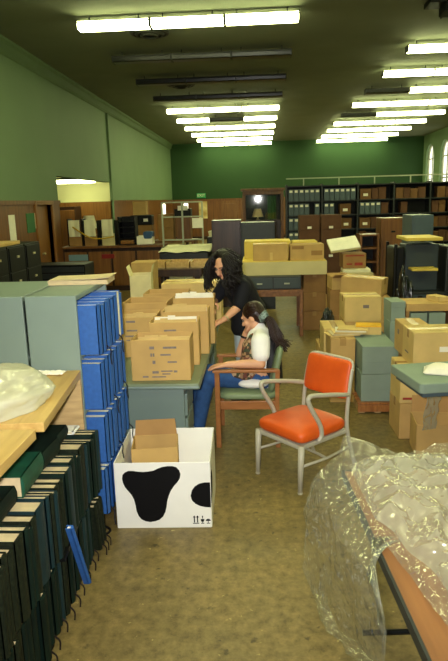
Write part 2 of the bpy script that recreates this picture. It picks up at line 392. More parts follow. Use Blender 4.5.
for bank, x0, off in (('left', -2.28, offL), ('right', 3.52, offR)):
    for i, y in enumerate(ROWS):
        r = i-5  # negative rows hang out of view, added to light the foreground
        for k in range(3):
            if r < 0 and not (r >= -4): continue
            lit = (r, k) not in off and not (r < 0 and k == 1)
            src = FL if lit else FO
            where = ('row %s from the front' % nth(r)) if r >= 0 else ('unseen added overhead row %s' % nth(-r-1))
            lab = '%s fluorescent ceiling light, %s bank, %s, %s' % ('lit' if lit else 'dark unlit', bank, where, ('left end', 'middle', 'right end')[k])
            loc = (x0+k*1.185, y+(.12 if bank == 'right' else 0), 4.86)
            grp = 'fluorescent lights in the %s bank' % bank
            if src not in used:
                used[src] = 1; src.location = loc; src['label'] = lab; src['group'] = grp
            else: dup(src, lab, loc, group=grp)
# round air diffusers
def diffuser(loc, lab, r=.32):
    t = thing('ceiling_vent', lab, 'ceiling vent', loc)
    for j, (a, z) in enumerate(((r, -.02), (r*.72, -.045), (r*.44, -.07))):
        MB().tube([(a*math.cos(2*PI*k/28), a*math.sin(2*PI*k/28), z) for k in range(29)], .03, 6, cap=False).build('ring', 'fixdark', t)
    MB().ball((0,0,-.03), (r*.95, r*.95, .025), 24, 6).build('hub', 'blackmetal', t)
diffuser((-1.88, 11.35, ZC), 'dark round air vent on the ceiling behind the nearest lights')
diffuser((-1.95, 16.25, ZC), 'dark round air vent on the ceiling between the unlit strips', .34)
t = thing('projector_bracket', 'dark box with a white plate on the ceiling, upper right corner of the photo', 'ceiling unit', (2.75, 10.3, ZC))
MB().bb(-.10, .5, -.15, .25, -.08, -.0).build('mounting_plate', 'blackmetal', t, bev=.01)
MB().bb(-.28, -.105, -.52, -.3, -.06, 0).build('white_plate', 'paper', t)
MB().bb(.12, .5, -.2, .2, -.22, -.08).build('housing', 'blackmetal', t, bev=.02)

# ------------------------------------------------------------------ cartons
def carton(loc, rz, d, label, kind='closed', mat='card', name='cardboard_box', group=None, flaps=(1,1,1,1), fa=None, cat='box', tape=True, marks=None, rot=None, hole=False, fmat=None):
    w, l, h = d; t = thing(name, label, cat, loc, rz, group, rot)
    th = .007; m = MB()
    if kind == 'closed':
        m.bb(-w/2, w/2, -l/2, l/2, 0, h-.006).build('body', mat, t, bev=.006)
        for s in (-1, 1):
            f = MB()
            if w >= l: f.bb(-w/2+.002, w/2-.002, min(s*.003, s*l/2), max(s*.003, s*l/2), h-.006, h)
            else: f.bb(min(s*.003, s*w/2), max(s*.003, s*w/2), -l/2+.002, l/2-.002, h-.006, h)
            f.build('flap', fmat or mat, t, bev=.002)
        if tape:
            tp = MB()
            if w >= l:
                tp.bb(-w/2-.001, w/2+.001, -.03, .03, h, h+.0012)
                for s in (-1, 1): tp.bb(s*w/2-.001, s*w/2+.001, -.03, .03, h-.07, h)
            else:
                tp.bb(-.03, .03, -l/2-.001, l/2+.001, h, h+.0012)
                for s in (-1, 1): tp.bb(-.03, .03, s*l/2-.001, s*l/2+.001, h-.07, h)
            tp.build('tape', 'tape', t)
    else:
        m.bb(-w/2, w/2, -l/2, l/2, 0, .01)
        for s in (-1, 1):
            m.bb(s*w/2-th/2, s*w/2+th/2, -l/2, l/2, 0, h); m.bb(-w/2, w/2, s*l/2-th/2, s*l/2+th/2, 0, h)
        m.build('body', mat, t, bev=.002)
        fa = fa or (1.9, 1.9, 1.9, 1.9)   # angle from upright, outwards
        for i, on in enumerate(flaps):
            if not on: continue
            L = (l if i < 2 else w)*.0+min(w, l)*.45; a = fa[i]
            sx, sy = ((1,0),(-1,0),(0,1),(0,-1))[i]
            f = MB(); hw = (l if sx else w)/2-.004
            def P(u, v, q, sx=sx, sy=sy, a=a):
                ox = math.sin(a)*v+math.cos(a)*q; oz = math.cos(a)*v-math.sin(a)*q
                return V((sx*(w/2+ox)+ (u if sy else 0), sy*(l/2+ox)+(u if sx else 0), h+oz))
            f.prism([(-hw, 0), (hw, 0), (hw-.01, L), (-hw+.01, L)], P, .006)
            f.build('flap', 'cardin' if mat.startswith('card') else mat, t)
    if marks:
        for side, mk, cells in marks:   # side: '-y','-x','+x'; cells in 0..1
            k = MB()
            for (u0, u1, v0, v1) in cells:
                if side == '-y': k.bb(-w/2+u0*w, -w/2+u1*w, -l/2-.0016-th/2, -l/2+.001-th/2, v0*h, v1*h)
                if side == '-x': k.bb(-w/2-.0016-th/2, -w/2+.001-th/2, l/2-u0*l, l/2-u1*l, v0*h, v1*h)
                if side == '+x': k.bb(w/2-.001+th/2, w/2+.0016+th/2, -l/2+u0*l, -l/2+u1*l, v0*h, v1*h)
            k.build('printed_mark', mk, t)
    if hole:
        MB().bb(-.045, .045, -l/2-.002-th/2, -l/2+.004-th/2, h*.68, h*.68+.025).build('hand_hole', 'black', t, bev=.008)
    return t
def papers_in(box, loc, rz, n, w, l, h0, h1, labelf, mats=('kraft','card2','kraft'), along='y', group=None, cat='folder'):
    # file folders standing in an open carton: each a thing
    for i in range(n):
        f = (i+.5)/n-.5; hh = random.uniform(h0, h1); k = MB()
        tilt = random.uniform(-.02, .02)
        if along == 'y':
            k.box((0,0,hh/2), (w, .006, hh)); k.bb(-w*.3+.4*w*((i*37)%10)/10-.03, -w*.3+.4*w*((i*37)%10)/10+.03, -.003, .003, hh, hh+.012)
            off = V((0, f*l, 0)); rot = (tilt, 0, rz)
        else:
            k.box((0,0,hh/2), (.006, w, hh)); off = V((f*l, 0, 0)); rot = (0, tilt, rz)
        o = k.build('file_folder', mats[i % len(mats)])
        o.rotation_euler = rot; o.location = V(loc)+Matrix.Rotation(rz, 3, 'Z') @ off
        tag(o, labelf(i), cat, group)
def mk_lines(seed, n=5):
    r = random.Random(seed); out = []
    for i in range(n):
        v = .82-i*.15; u = r.uniform(.12, .5)
        for _ in range(r.randint(2, 5)):
            L = r.uniform(.03, .09); out.append((u, min(.95, u+L), v, v+.055)); u += L+.02
            if u > .9: break
    return out

# ---- bound volume ----
def volume_parts(t, th, h, d, cmat, pmat='cream', tie=None):
    b = .004
    c = MB(); c.bb(-d, 0, -th/2, -th/2+b, 0, h).bb(-d, 0, th/2-b, th/2, 0, h)
    c.add([], []); n = 6
    prof = [(0+.010*math.sin(PI*k/n), -th/2+th*k/n) for k in range(n+1)]
    poly = [(-.006, -th/2)]+[(x, y) for x, y in prof]+[(-.006, th/2)]
    c.prism(poly, lambda u, v, w: V((u, v, w)), h)
    c.build('cover', cmat, t)
    MB().bb(-d+.006, -.005, -th/2+b, th/2-b, .005, h-.006).build('pages', pmat, t)
    if tie:
        q = MB(); q.tube(bez([(.008, th*.2, .03), (.03, th*.25, .0), (.028, th*.2, -.05), (.034, th*.15, -.09)], 4), .004, 6); q.build('tie', tie, t)
def volume(loc, th, h, d, cmat, label, group, rz=0, rot=None, tie=None, pmat='cream', name='bound_volume', cat='book'):
    t = thing(name, label, cat, loc, rz, group, rot); volume_parts(t, th, h, d, cmat, pmat, tie); return t

# ------------------------------------------------------------------ steel shelf range with blue volumes
SX0, SX1, SY0, SY1, SH = -1.335, -1.04, 3.30, 3.97, 1.5
ZS = [.13, .475, .81, 1.145]
def steel_range(x0, x1, label, tiers):
    t = thing('steel_bookcase', label, 'bookcase', ((x0+x1)/2, (SY0+SY1)/2, 0)); w = (x1-x0)/2; l = (SY1-SY0)/2
    for s in (-1, 1):
        MB().bb(-w, w, s*l-.012, s*l+.012, 0, SH).build('end_panel', 'cabgrey', t, bev=.005)
    MB().bb(-w, w, -l, l, SH-.03, SH).build('top_panel', 'cabgrey', t, bev=.004)
    MB().bb(-w, -w+.012, -l, l, 0, SH).build('back_panel', 'cabgrey', t)
    for z in tiers: MB().bb(-w+.012, w, -l+.012, l-.012, z-.02, z-.002).build('shelf', 'cabgrey', t)
    MB().bb(-w+.02, w-.02, -l+.02, l-.02, 0, .1).build('plinth', 'darkgrey', t)
    return t
steel_range(SX0, SX1, 'grey-green steel bookcase filled with blue volumes, its plain end toward the aisle', ZS)
steel_range(-1.82, -1.35, 'grey-green steel bookcase at the frame edge, back to back with the blue-filled one', [.13,.475,.81,1.145])
tname = ['bottom shelf', 'third shelf down', 'second shelf down', 'top shelf']
for r, z in enumerate(ZS):
    n = 8; y = SY0+.03
    for i in range(n):
        th = .062 if not (r == 3 and i == 6) else .072
        lab = 'blue volume, %s from near end, %s of the steel bookcase' % (nth(i), tname[r])
        X = SX1+(.105 if r else .082)+.004*((i*7+r*3) % 3)
        h = .292 - .006*((i*5+r) % 3)
        if r == 3 and i == 6:
            t = thing('bound_volume', 'volume turned fore-edge out, its white pages showing between blue ones on top shelf', 'book', (X+.012, y+th/2, z), 0, 'blue volumes in the steel bookcase')
            MB().bb(-.25, 0, -th/2, -th/2+.004, 0, h+.01).bb(-.25, 0, th/2-.004, th/2, 0, h+.01).build('cover', 'blue', t)
            MB().bb(-.25, -.003, -th/2+.004, th/2-.004, .004, h+.004).build('pages', 'paper', t)
        else:
            volume((X, y+th/2, z), th-.004, h, .25, 'blue', lab, 'blue volumes in the steel bookcase', tie='bluedark' if (i+r) % 4 == 0 else None, pmat='paper')
        y += th+.012
o = MB(); 
for k in range(3): o.box((random.uniform(-.008,.008), random.uniform(-.008,.008), .006+k*.009), (.38, .24, .008), rz=random.uniform(-.03,.03))
t = thing('paper_stack', 'stack of cream folders lying on top of the grey steel bookcase', 'papers', (-1.16, 3.86, SH), .05)
o.build('folders', 'cream', t)
MB().grid(8, 2, lambda u, v: V((-.19+.39*u, -.12+.24*v, .033+.008*u*u+.02*max(0,u-.8)))).build('cover_sheet', 'cream', t, solid=.004)

# ------------------------------------------------------------------ oak bookcase with green volumes
BX0, BX1, BH = -1.62, -1.0, 1.07
def oak_unit(y0, y1, h, label, x1=BX1, last=True, rz=0):
    t = thing('oak_bookcase', label, 'bookcase', (BX0, y0, 0), rz); w = x1-BX0; l = y1-y0
    MB().bb(0, w, -.0, l, h-.045, h).build('top_board', 'oak', t, bev=.003)
    for y, full in ((0, False), (l-.03, last)):
        MB().bb(0, w if full else w-.33, y, y+.03, 0, h-.045).build('end_panel', 'oakside', t)
    MB().bb(0, .015, .03, l-.03, 0, h-.045).build('back_panel', 'oakside', t)
    for z in (.04, .385): MB().bb(.015, w+((.03 if z > .1 else -.02) if rz else .0), .03, l-.03, z-.02, z).build('shelf', 'blackmetal', t)
    return t
oak_unit(2.375, 3.215, BH, 'oak bookcase of green volumes with a plastic bag on top, against the steel bookcase', -0.955, True, math.radians(5.6))
oak_unit(1.15, 2.372, BH-.005, 'oak bookcase of green volumes at the lower edge of the photo', -0.97, False)
r = random.Random(5)
def green_row(y0, y1, z, xf, tier, hmin, hmax, dmin, thick=None, tie=None):
    y = y0; i = 0
    while y < y1-.03:
        th = r.uniform(.03, .055)
        if thick and i in thick: th = thick[i]
        if y+th > y1: th = y1-y
        h = r.uniform(hmin, hmax); mat = r.choice(['green','green','green2','green2','green','green3'])
        lab = 'dark green volume, %s from far end, %s shelf of the %s oak bookcase' % (nth(i), tier[0], tier[1])
        volume((xf+r.uniform(-.012, .012), y1-(y-y0)-th/2, z), th-.003, h, dmin, mat, lab, 'green volumes in the %s oak bookcase, %s shelf' % (tier[1], tier[0]), tie='redtie' if tie and i % 2 == 0 else None)
        y += th; i += 1
green_row(2.36, 3.19, .388, -.955, ('upper','far'), .33, .36, .285, {5:.09, 6:.06, 8:.07, 9: .09})
green_row(1.2, 2.355, .388, -.955, ('upper','near'), .325, .355, .285, {0:.10, 1:.06, 4:.08})
green_row(2.36, 3.05, .043, -.975, ('lower','far'), .316, .321, .27, {3:.06, 5:.07}, tie=True)
green_row(1.2, 2.355, .043, -.965, ('lower','near'), .312, .32, .27, {2:.07, 6:.07}, tie=True)
for k in range(3):
    volume((-.945, 3.185-.05*k, .049), .032, .30, .26, 'green2', 'dark green volume leaning at the far end of the lower oak shelf, %s of three' % nth(k), 'leaning green volumes', rot=(.16, 0, 0), tie='redtie')
volume((-.895, 2.685, .11), .022, .46, .028, 'blue', 'thin blue volume leaning upright against the green spines', None, rot=(math.radians(24), 0, 0), pmat='paper')
# volumes lying on the upper row
def lying(loc, th, h, d, mat, lab, rz, lean=0):
    # spine along +x side, lying flat: rotate so h runs along y, th along z
    t = thing('bound_volume', lab, 'book', loc, 0, None); t.rotation_mode = 'QUATERNION'
    q = Matrix.Rotation(rz, 4, 'Z') @ Matrix.Rotation(lean, 4, 'Y') @ Matrix.Rotation(-PI/2, 4, 'X')
    t.rotation_quaternion = q.to_quaternion(); volume_parts(t, th, h, d, mat, 'cream'); return t
lying((-1.05, 2.36, .80), .10, .27, .23, 'green4', 'thick green volume lying flat on top of the upright green row', .04)
lying((-1.06, 2.64, .795), .085, .205, .23, 'green', 'dark green volume lying on the upright row just beyond the thick green one', -.05)
lying((-1.075, 2.86, .785), .065, .21, .22, 'green', 'slim dark green volume lying on the upright row toward the steel bookcase', .03)
lying((-1.06, 1.98, .79), .08, .34, .23, 'green', 'dark green volume lying on the near green row at the frame edge', .02)
lying((-1.05, 3.08, .762), .018, .10, .24, 'whitecard', 'white covered volume lying across the far end of the green row', 0)
# small white tape box on the near unit
t = thing('label_holder', 'small white holder with a square hole on the near oak bookcase', 'holder', (-1.02, 1.93, BH-.005), .2)
k = MB(); k.bb(-.05, .05, -.03, -.02, 0, .07).bb(-.05, .05, .02, .03, 0, .07).bb(-.05, -.04, -.03, .03, 0, .07).bb(.04, .05, -.03, .03, 0, .07); k.build('shell', 'whitecard', t)
MB().bb(-.02, .02, -.031, -.029, .025, .05).build('opening', 'kraft', t)
# crumpled white plastic bag
def blob(name, mat, c, rx, ry, rz_, seed, amp=.16, fr=2.2, cut=0.0, fold=9):
    m = MB(); m.ball((0,0,0), 1, 72, 48)
    for v in m.bm.verts:
        p = v.co.copy()
        n1 = noise.noise(p*fr+V((seed,0,0))); n2 = abs(noise.noise(V((p.x*fold*.5, p.y*fold*.5, p.z*fold*.5+seed))))
        s = 1+amp*n1-amp*.5*n2
        v.co = V((p.x*rx*s, p.y*ry*s, p.z*rz_*s))
        if v.co.z < -cut*rz_: v.co.z = -cut*rz_
    for v in m.bm.verts: v.co.z += cut*rz_
    o = m.build(name, mat, smooth=True); o.location = c; return o
tag(blob('plastic_bag', 'bagwhite', (-1.34, 2.70, BH+.002), .31, .38, .125, 3, .16, 2.0, .25), 'large milky white plastic bag on the oak bookcase top', 'bag')
m = MB(); m.grid(14, 8, lambda u, v: V((-.09+.18*u, -.04+.08*v, .004+.014*abs(noise.noise(V((u*6, v*4, 2)))))))
o = m.build('paper_scrap', 'paper', solid=.002); o.location = (-1.2, 3.2, BH+.002); tag(o, 'crumpled white paper scrap on the oak top against the steel bookcase', 'paper')

# ------------------------------------------------------------------ tanker desk with cartons
def steel_desk(loc, label, w=.78, l=1.52, h=.74):
    t = thing('steel_desk', label, 'desk', loc)
    MB().bb(-w/2, w/2, 0, l, h-.035, h).build('desk_top', 'desktop', t, bev=.012)
    MB().bb(-w/2-.004, w/2+.004, -.004, l+.004, h-.045, h-.014).build('top_edge', 'deskgrey', t, bev=.014)
    for y0, y1 in ((.06, .45), (l-.45, l-.06)):
        p = MB().bb(-w/2+.08, w/2-.12, y0, y1, .06, h-.045).build('pedestal', 'deskgrey', t, bev=.008)
        for z in (.09, .28, .47):
            d = MB().bb(w/2-.122, w/2-.1, y0+.02, y1-.02, z, z+.17).build('drawer', 'deskgrey', p, bev=.006)
        for x in (-w/2+.13, w/2-.17): MB().bb(x-.02, x+.02, y0+.02, y0+.06, 0, .06).bb(x-.02, x+.02, y1-.06, y1-.02, 0, .06).build('foot', 'darkgrey', p)
    MB().bb(-w/2+.1, -w/2+.115, .45, l-.45, .2, h-.045).build('modesty_panel', 'deskgrey', t)
    return t
steel_desk((-.83, 4.05, 0), 'grey-green steel desk covered with open cartons beside the seated woman')
steel_desk((-.83, 5.60, 0), 'second grey-green steel desk beyond, behind the standing woman\'s hand')
DZ = .741
front_marks = [(.32,.4,.78,.85),(.55,.78,.79,.84),(.33,.36,.6,.68),(.37,.4,.6,.68),(.5,.68,.62,.66),(.36,.41,.42,.5),(.62,.78,.44,.48),(.35,.46,.18,.24),(.5,.7,.22,.25),(.52,.66,.15,.18),(.72,.78,.2,.25),(.18,.28,.08,.12),(.34,.58,.08,.11)]
def dk(loc, d, rz, lab, **k): return carton((loc[0], loc[1], DZ), rz, d, lab, **k)
dk((-.725, 4.27), (.42, .27, .30), .02, 'nearest open carton on the desk, crammed with file folders', kind='open', flaps=(0,0,0,0), marks=[('-y','ink',front_marks)])
papers_in(None, (-.725, 4.27, DZ+.014), .02, 12, .385, .235, .250, .268, lambda i: 'file folder standing %s from the front in the nearest desk carton' % nth(i), group='folders in the nearest desk carton')
dk((-.685, 4.68), (.38, .28, .345), .05, 'open carton behind the nearest one, papers sticking up inside', kind='open', flaps=(0,0,0,0), marks=[('-y','ink',[(.2,.34,.25,.36),(.22,.3,.36,.42),(.3,.55,.8,.84)])])
papers_in(None, (-.685, 4.68, DZ+.014), .05, 7, .34, .24, .28, .36, lambda i: 'sheaf of papers standing %s from the front in the second desk carton' % nth(i), mats=('kraft','paper','kraft','card2'), group='papers in the second desk carton')
dk((-.635, 5.03), (.38, .28, .365), .03, 'open carton third along the desk edge, white papers peaking out', kind='open', flaps=(0,0,0,0), marks=[('-y','ink',[(.1,.25,.84,.88),(.6,.75,.8,.84)])])
papers_in(None, (-.635, 5.03, DZ+.014), .03, 6, .34, .24, .30, .40, lambda i: 'white sheaf standing %s from the front in the third desk carton' % nth(i), mats=('kraft','paper','kraft'), group='papers in the third desk carton')
dk((-1.05, 4.99), (.34, .36, .335), .04, 'carton with grey printed lines on the inner side of the desk', kind='open', flaps=(0,0,0,0), marks=[('-y','ink',[(.3,.56,.66,.7),(.26,.5,.52,.56),(.28,.6,.42,.45),(.3,.52,.88,.93)])])
papers_in(None, (-1.05, 4.99, DZ+.014), .04, 6, .3, .32, .26, .31, lambda i: 'kraft folder standing %s from the front in the lined carton' % nth(i), mats=('kraft','card2'), group='folders in the lined carton')
dk((-1.03, 5.385), (.40, .34, .39), -.02, 'open carton behind the lined carton, a little taller', kind='open', flaps=(0,0,0,0))
dk((-.60, 5.40), (.36, .28, .42), .02, 'carton by the standing woman\'s hand, full of loose white sheets', kind='open', flaps=(0,0,0,0), hole=True)
papers_in(None, (-.60, 5.40, DZ+.014), .02, 6, .33, .24, .38, .44, lambda i: 'white sheet bundle standing %s from the front in the carton at the woman\'s hand' % nth(i), mats=('paper',), group='sheets in the carton at the woman\'s hand')
dk((-.92, 5.85), (.42, .32, .40), 0, 'open carton on the far desk, nearest of the two there', kind='open', flaps=(0,0,0,0))
dk((-.72, 6.34), (.62, .36, .43), 0, 'wide closed carton on the far desk under the dark tray edge', mat='card2', marks=[('-y','ink',[(.5,.8,.55,.62),(.52,.76,.42,.48)])])
t = carton((-1.47, 7.35, 0), .1, (.25, .34, 1.14), 'tall pale carton with torn rim standing left of the far desk', kind='open', mat='torn', flaps=(1,1,0,0), fa=(.2,.3,0,0))
carton((-1.78, 9.2, 0), 0, (.34, .4, 1.12), 'small tan carton beyond the tall torn one', mat='card', tape=False)

# ------------------------------------------------------------------ cow-patterned carton
CW, CL, CH = .59, .57, .44
t = carton((-.63, 3.685, 0), .03, (CW, CL, CH), 'white carton with black cow spots on the floor by the steel bookcase', kind='open', mat='whitecard', flaps=(0,0,0,0), name='cow_print_box')
sp1 = [(82,210),(84,200),(90,194),(100,190),(112,190),(126,192),(140,193),(154,192),(168,190),(180,185),(192,181),(206,179),(220,179),(231,182),(238,190),(241,200),(239,210),(232,220),(222,230),(213,242),(207,254),(202,268),(199,284),(195,298),(188,310),(178,318),(166,322),(152,324),(140,322),(129,317),(121,308),(116,294),(114,278),(111,264),(105,252),(96,241),(88,231),(84,221)]
sp2 = [(320,222),(305,222),(290,225),(278,232),(270,242),(266,256),(269,268),(278,277),(290,283),(305,286),(320,287)]
def U(p): return (-CW/2+(p[0]-62)/258*CW, (340-p[1])/170*CH)
for sp in (sp1, sp2):
    MB().prism([U(p) for p in sp], lambda u, v, w: V((min(u, CW/2), -CL/2-.0035-w, v)), .0012).build('cow_spot', 'black', t)
MB().prism([(-.28,.16),(-.2,.16),(-.14,.2),(-.12,.27),(-.16,.33),(-.24,.35),(-.28,.34)], lambda u, v, w: V((CW/2+.0035+w, u, v)), .0012).build('cow_spot', 'black', t)
ic = MB(); fy = -CL/2-.0035
def ib(x0, x1, z0, z1): ic.bb(x0, x1, fy-.0012, fy, z0, z1)
def ip(poly): ic.prism(poly, lambda u, v, w: V((u, fy-w, v)), .0012)
x = .185
ib(x, x+.007, .035, .075); ip([(x-.006,.07),(x+.013,.07),(x+.0035,.083)]); ib(x+.02, x+.027, .035, .075); ip([(x+.014,.07),(x+.033,.07),(x+.0235,.083)]); ib(x-.006, x+.033, .027, .032)
x = .24; ip([(x-.012,.058),(x+.012,.058),(x+.008,.04),(x-.008,.04)]); ib(x-.002, x+.002, .03, .045); ib(x-.01, x+.01, .027, .032); ip([(x-.004,.08),(x+.004,.08),(x+.002,.062),(x-.002,.062)])
x = .275; ip([(x+.016*math.cos(PI*k/8), .045+.014*math.sin(PI*k/8)) for k in range(9)]); ib(x-.002, x+.002, .03, .046); ib(x-.01, x+.012, .027, .031)
ic.build('shipping_symbol', 'black', t)
carton((-.73, 3.80, .012), .12, (.30, .24, .40), 'plain brown carton standing inside the cow-spotted carton', kind='open', mat='card', flaps=(0,0,1,0), fa=(0,0,.1,0))
t = thing('grey_strap', 'small dark buckled strap on the floor at the foot of the cow-spotted carton', 'strap', (-.99, 3.33, .006))
MB().tube(bez([(-.05,.02,0),(-.01,.05,.01),(.03,.03,.0),(.02,-.02,.004),(-.03,-.02,0)], 5), .008, 6).build('band', 'black', t)
# ------------------------------------------------------------------ orange armchair
t = thing('office_armchair', 'orange vinyl armchair with pale grey metal frame standing empty on the floor', 'chair', (.278, 4.155, 0), math.radians(-48))
def leg_front(s):
    m = MB(); m.tube([(s*.218, -.215, .35), (s*.218, -.222, .2), (s*.218, -.228, .0)], [.024, .021, .016], 12); return m
for s in (-1, 1):
    leg_front(s).build('leg', 'greymetal', t, smooth=True)
    MB().tube(bez([(s*.215, .375, 0), (s*.215, .31, .18), (s*.215, .262, .36), (s*.215, .262, .5), (s*.213, .285, .66), (s*.208, .314, .79)], 6), .0155, 12).build('leg', 'greymetal', t, smooth=True)
    MB().tube(bez([(s*.214, .275, .605), (s*.226, .12, .645), (s*.232, -.02, .674), (s*.235, -.13, .694), (s*.236, -.165, .685), (s*.236, -.165, .655), (s*.236, -.13, .59), (s*.236, -.07, .50), (s*.236, -.04, .44), (s*.236, -.035, .385), (s*.232, -.06, .345)], 8), .0165, 12).build('armrest', 'greymetal', t, smooth=True)
    MB().tube([(s*.218, -.222, .20), (s*.215, .05, .185), (s*.215, .30, .20)], .010, 8).build('stretcher', 'greymetal', t, smooth=True)
MB().tube(bez([(-.216, .04, .187), (-.1, .055, .187), (.1, .055, .187), (.216, .04, .187)], 6), .010, 8).build('stretcher', 'greymetal', t, smooth=True)
MB().tube(bez([(-.208, .314, .785), (-.205, .325, .815), (-.185, .332, .838), (-.14, .336, .846), (0, .337, .848), (.14, .336, .846), (.185, .332, .838), (.205, .325, .815), (.208, .314, .785)], 6), .013, 10).build('back_frame', 'greymetal', t, smooth=True)
MB().bb(-.222, .222, -.222, .262, .318, .35).build('seat_frame', 'greymetal', t, bev=.008)
def cushion(nu, nv, w, d, h, crown, corner, e=5.5, hp=.5, zp=.55):
    # rounded slab, origin at its bottom centre
    m = MB(); m.ball((0,0,0), 1, 72, 28)
    for v in m.bm.verts:
        p = v.co
        k = (abs(p.x)**e+abs(p.y)**e)**(1/e) if (abs(p.x)+abs(p.y)) > 1e-6 else 1
        rr = math.sqrt(p.x*p.x+p.y*p.y); f = rr/k if k > 1e-6 else 1
        q = rr**hp/rr if rr > 1e-6 else 1; x, y = p.x*f*q, p.y*f*q; z = math.copysign(abs(p.z)**zp, p.z)
        zz = h/2*z + (crown*(1-x*x)*(1-y*y) if z > 0 else 0)
        v.co = V((x*w/2, y*d/2, h/2+zz))
    return m
cs = cushion(0,0,.462,.48,.105,.018,0,10,.28,.75).build('seat', 'orange', t, smooth=True); cs.location = (0, .012, .345)
bk = cushion(0,0,.425,.285,.062,.010,0,9,.3,.7).build('backrest', 'orange', t, smooth=True)
bk.location = (0, .322, .700); bk.rotation_euler = (math.radians(77), 0, 0)
for s in (-1, 1): MB().ball((s*.218, -.228, .008), (.02,.02,.009), 10, 6).build('foot_cap', 'greymetal', t)

# ------------------------------------------------------------------ wooden armchair
t = thing('wooden_armchair', 'wooden armchair with sage green seat and back, the seated woman on it', 'chair', (-.115, 4.91, 0), math.radians(-90))
for s in (-1, 1):
    MB().bb(s*.25-.018, s*.25+.018, -.265, -.225, 0, .645).build('leg', 'chairwood', t, bev=.004)
    MB().prism([(.225,0),(.262,0),(.255,.4),(.262,.66),(.225,.66),(.222,.4)], lambda u, v, w, s=s: V((s*.25-.017+w, u, v)), .034).build('leg', 'chairwood', t, bev=.003)
    MB().bb(s*.25-.03, s*.25+.03, -.28, .25, .645, .668).build('armrest', 'chairwood', t, bev=.006)
    MB().bb(s*.25-.012, s*.25+.012, -.225, .225, .33, .40).build('side_rail', 'chairwood', t, bev=.003)
MB().bb(-.25, .25, -.255, -.235, .34, .40).bb(-.25, .25, .235, .255, .34, .40).build('cross_rail', 'chairwood', t, bev=.003)
c2 = cushion(0,0,.47,.49,.075,.012,0).build('seat', 'greenseat', t, smooth=True); c2.location = (0, 0, .39)
b2 = cushion(0,0,.46,.40,.06,.01,0).build('backrest', 'greenseat', t, smooth=True); b2.location = (0, .262, .635); b2.rotation_euler = (math.radians(77), 0, 0)

# ------------------------------------------------------------------ people
def cap(m, pts, rs, n=16):
    pts = [V(p) for p in pts]
    for i, p in enumerate(pts):
        m.ball(p, rs[i], n, n//2+2)
        if i: m.tube([pts[i-1], p], [rs[i-1], rs[i]], n)
    return m
def fuse(m, name, mat, parent, vox=.007, it=8, fac=.5):
    o = m.build('tmp', mat); md = o.modifiers.new('r', 'REMESH'); md.mode = 'VOXEL'; md.voxel_size = vox
    sm = o.modifiers.new('s', 'SMOOTH'); sm.factor = fac; sm.iterations = it
    dg = bpy.context.evaluated_depsgraph_get(); me = bpy.data.meshes.new_from_object(o.evaluated_get(dg))
    me.name = name; old = o.data; o.modifiers.clear(); o.data = me; bpy.data.meshes.remove(old); o.name = name
    me.materials.clear(); me.materials.append(MT[mat]); me.polygons.foreach_set('use_smooth', [True]*len(me.polygons))
    if parent: o.parent = parent; o.matrix_parent_inverse = parent.matrix_world.inverted()
    return o
def head_parts(m, c, R):
    def P(x, y, z): return V(c)+R @ V((x, y, z))
    R4 = R.to_4x4()
    m.ball(P(0,.012,.022), (.074,.092,.09), 24, 16, R4); m.ball(P(0,-.022,-.045), (.054,.058,.06), 20, 14, R4)
    m.ball(P(0,-.066,-.084), .021, 12, 8); cap(m, [P(0,-.086,.016), P(0,-.110,-.022)], [.009,.0145], 10)
    cap(m, [P(-.038,-.074,.034), P(.038,-.074,.034)], [.013,.013], 10)
    for s in (-1, 1):
        m.ball(P(s*.038,-.060,-.018), .027, 12, 8); m.ball(P(s*.076,.012,-.008), (.012,.021,.031), 12, 8, R4)
        m.ball(P(s*.012,-.094,-.022), .008, 8, 6)
    cap(m, [P(-.02,-.083,-.052), P(.02,-.083,-.052)], [.009,.009], 8)
def face_bits(c, R, parent):
    def P(x, y, z): return V(c)+R @ V((x, y, z))
    for s in (-1, 1):
        m = MB(); m.ball(P(s*.031,-.0775,.008), .0115, 12, 8); e = m.build('eye', 'eyewhite', parent, smooth=True); e.matrix_parent_inverse = parent.matrix_world.inverted()
        m = MB(); m.ball(P(s*.031,-.0835,.007), .0078, 10, 8); i = m.build('iris', 'black', e, smooth=True)
        i.matrix_parent_inverse = parent.matrix_world.inverted(); i.matrix_parent_inverse = Matrix()
        m = MB(); cap(m, [P(s*.018,-.090,.032), P(s*.046,-.083,.034)], [.0035,.003], 8); b = m.build('eyebrow', 'hairdark', parent); b.matrix_parent_inverse = parent.matrix_world.inverted()
    m = MB(); cap(m, [P(-.018,-.089,-.053), P(0,-.093,-.052), P(.018,-.089,-.053)], [.004,.006,.004], 8); l = m.build('lips', 'lip', parent, smooth=True); l.matrix_parent_inverse = parent.matrix_world.inverted()
def hand_parts(m, wrist, d, nrm, side, curl=.5):
    # d: direction of fingers, nrm: back of hand, side: +1/-1 thumb side
    d = V(d).normalized(); nrm = V(nrm); nrm = (nrm-d*nrm.dot(d)).normalized(); x = d.cross(nrm).normalized()*side
    w = V(wrist)
    cap(m, [w, w+d*.03], [.022, .022], 12)
    for k in range(4):
        base = w+d*.085+x*(.030-.0205*k); cap(m, [w+d*.01+x*(.012-.009*k), base], [.016,.0118], 10)
        L = (.072,.080,.075,.058)[k]; p = base; a = curl*.5
        pts = [p]
        for f in (.45,.32,.23):
            dd = (d*math.cos(a)-nrm*math.sin(a)+x*(.06-.04*k)).normalized(); p = p+dd*L*f*1.05; pts.append(p); a += curl*.7
        cap(m, pts, [.0098,.0088,.0078,.0066], 10)
    tb = w+d*.02+x*.022-nrm*.006
    cap(m, [tb, tb+(d*.6+x*.8).normalized()*.042-nrm*.008, tb+(d*.85+x*.55).normalized()*.072-nrm*.016, tb+(d*.95+x*.35).normalized()*.094-nrm*.022], [.0145,.0115,.0098,.0078], 10)
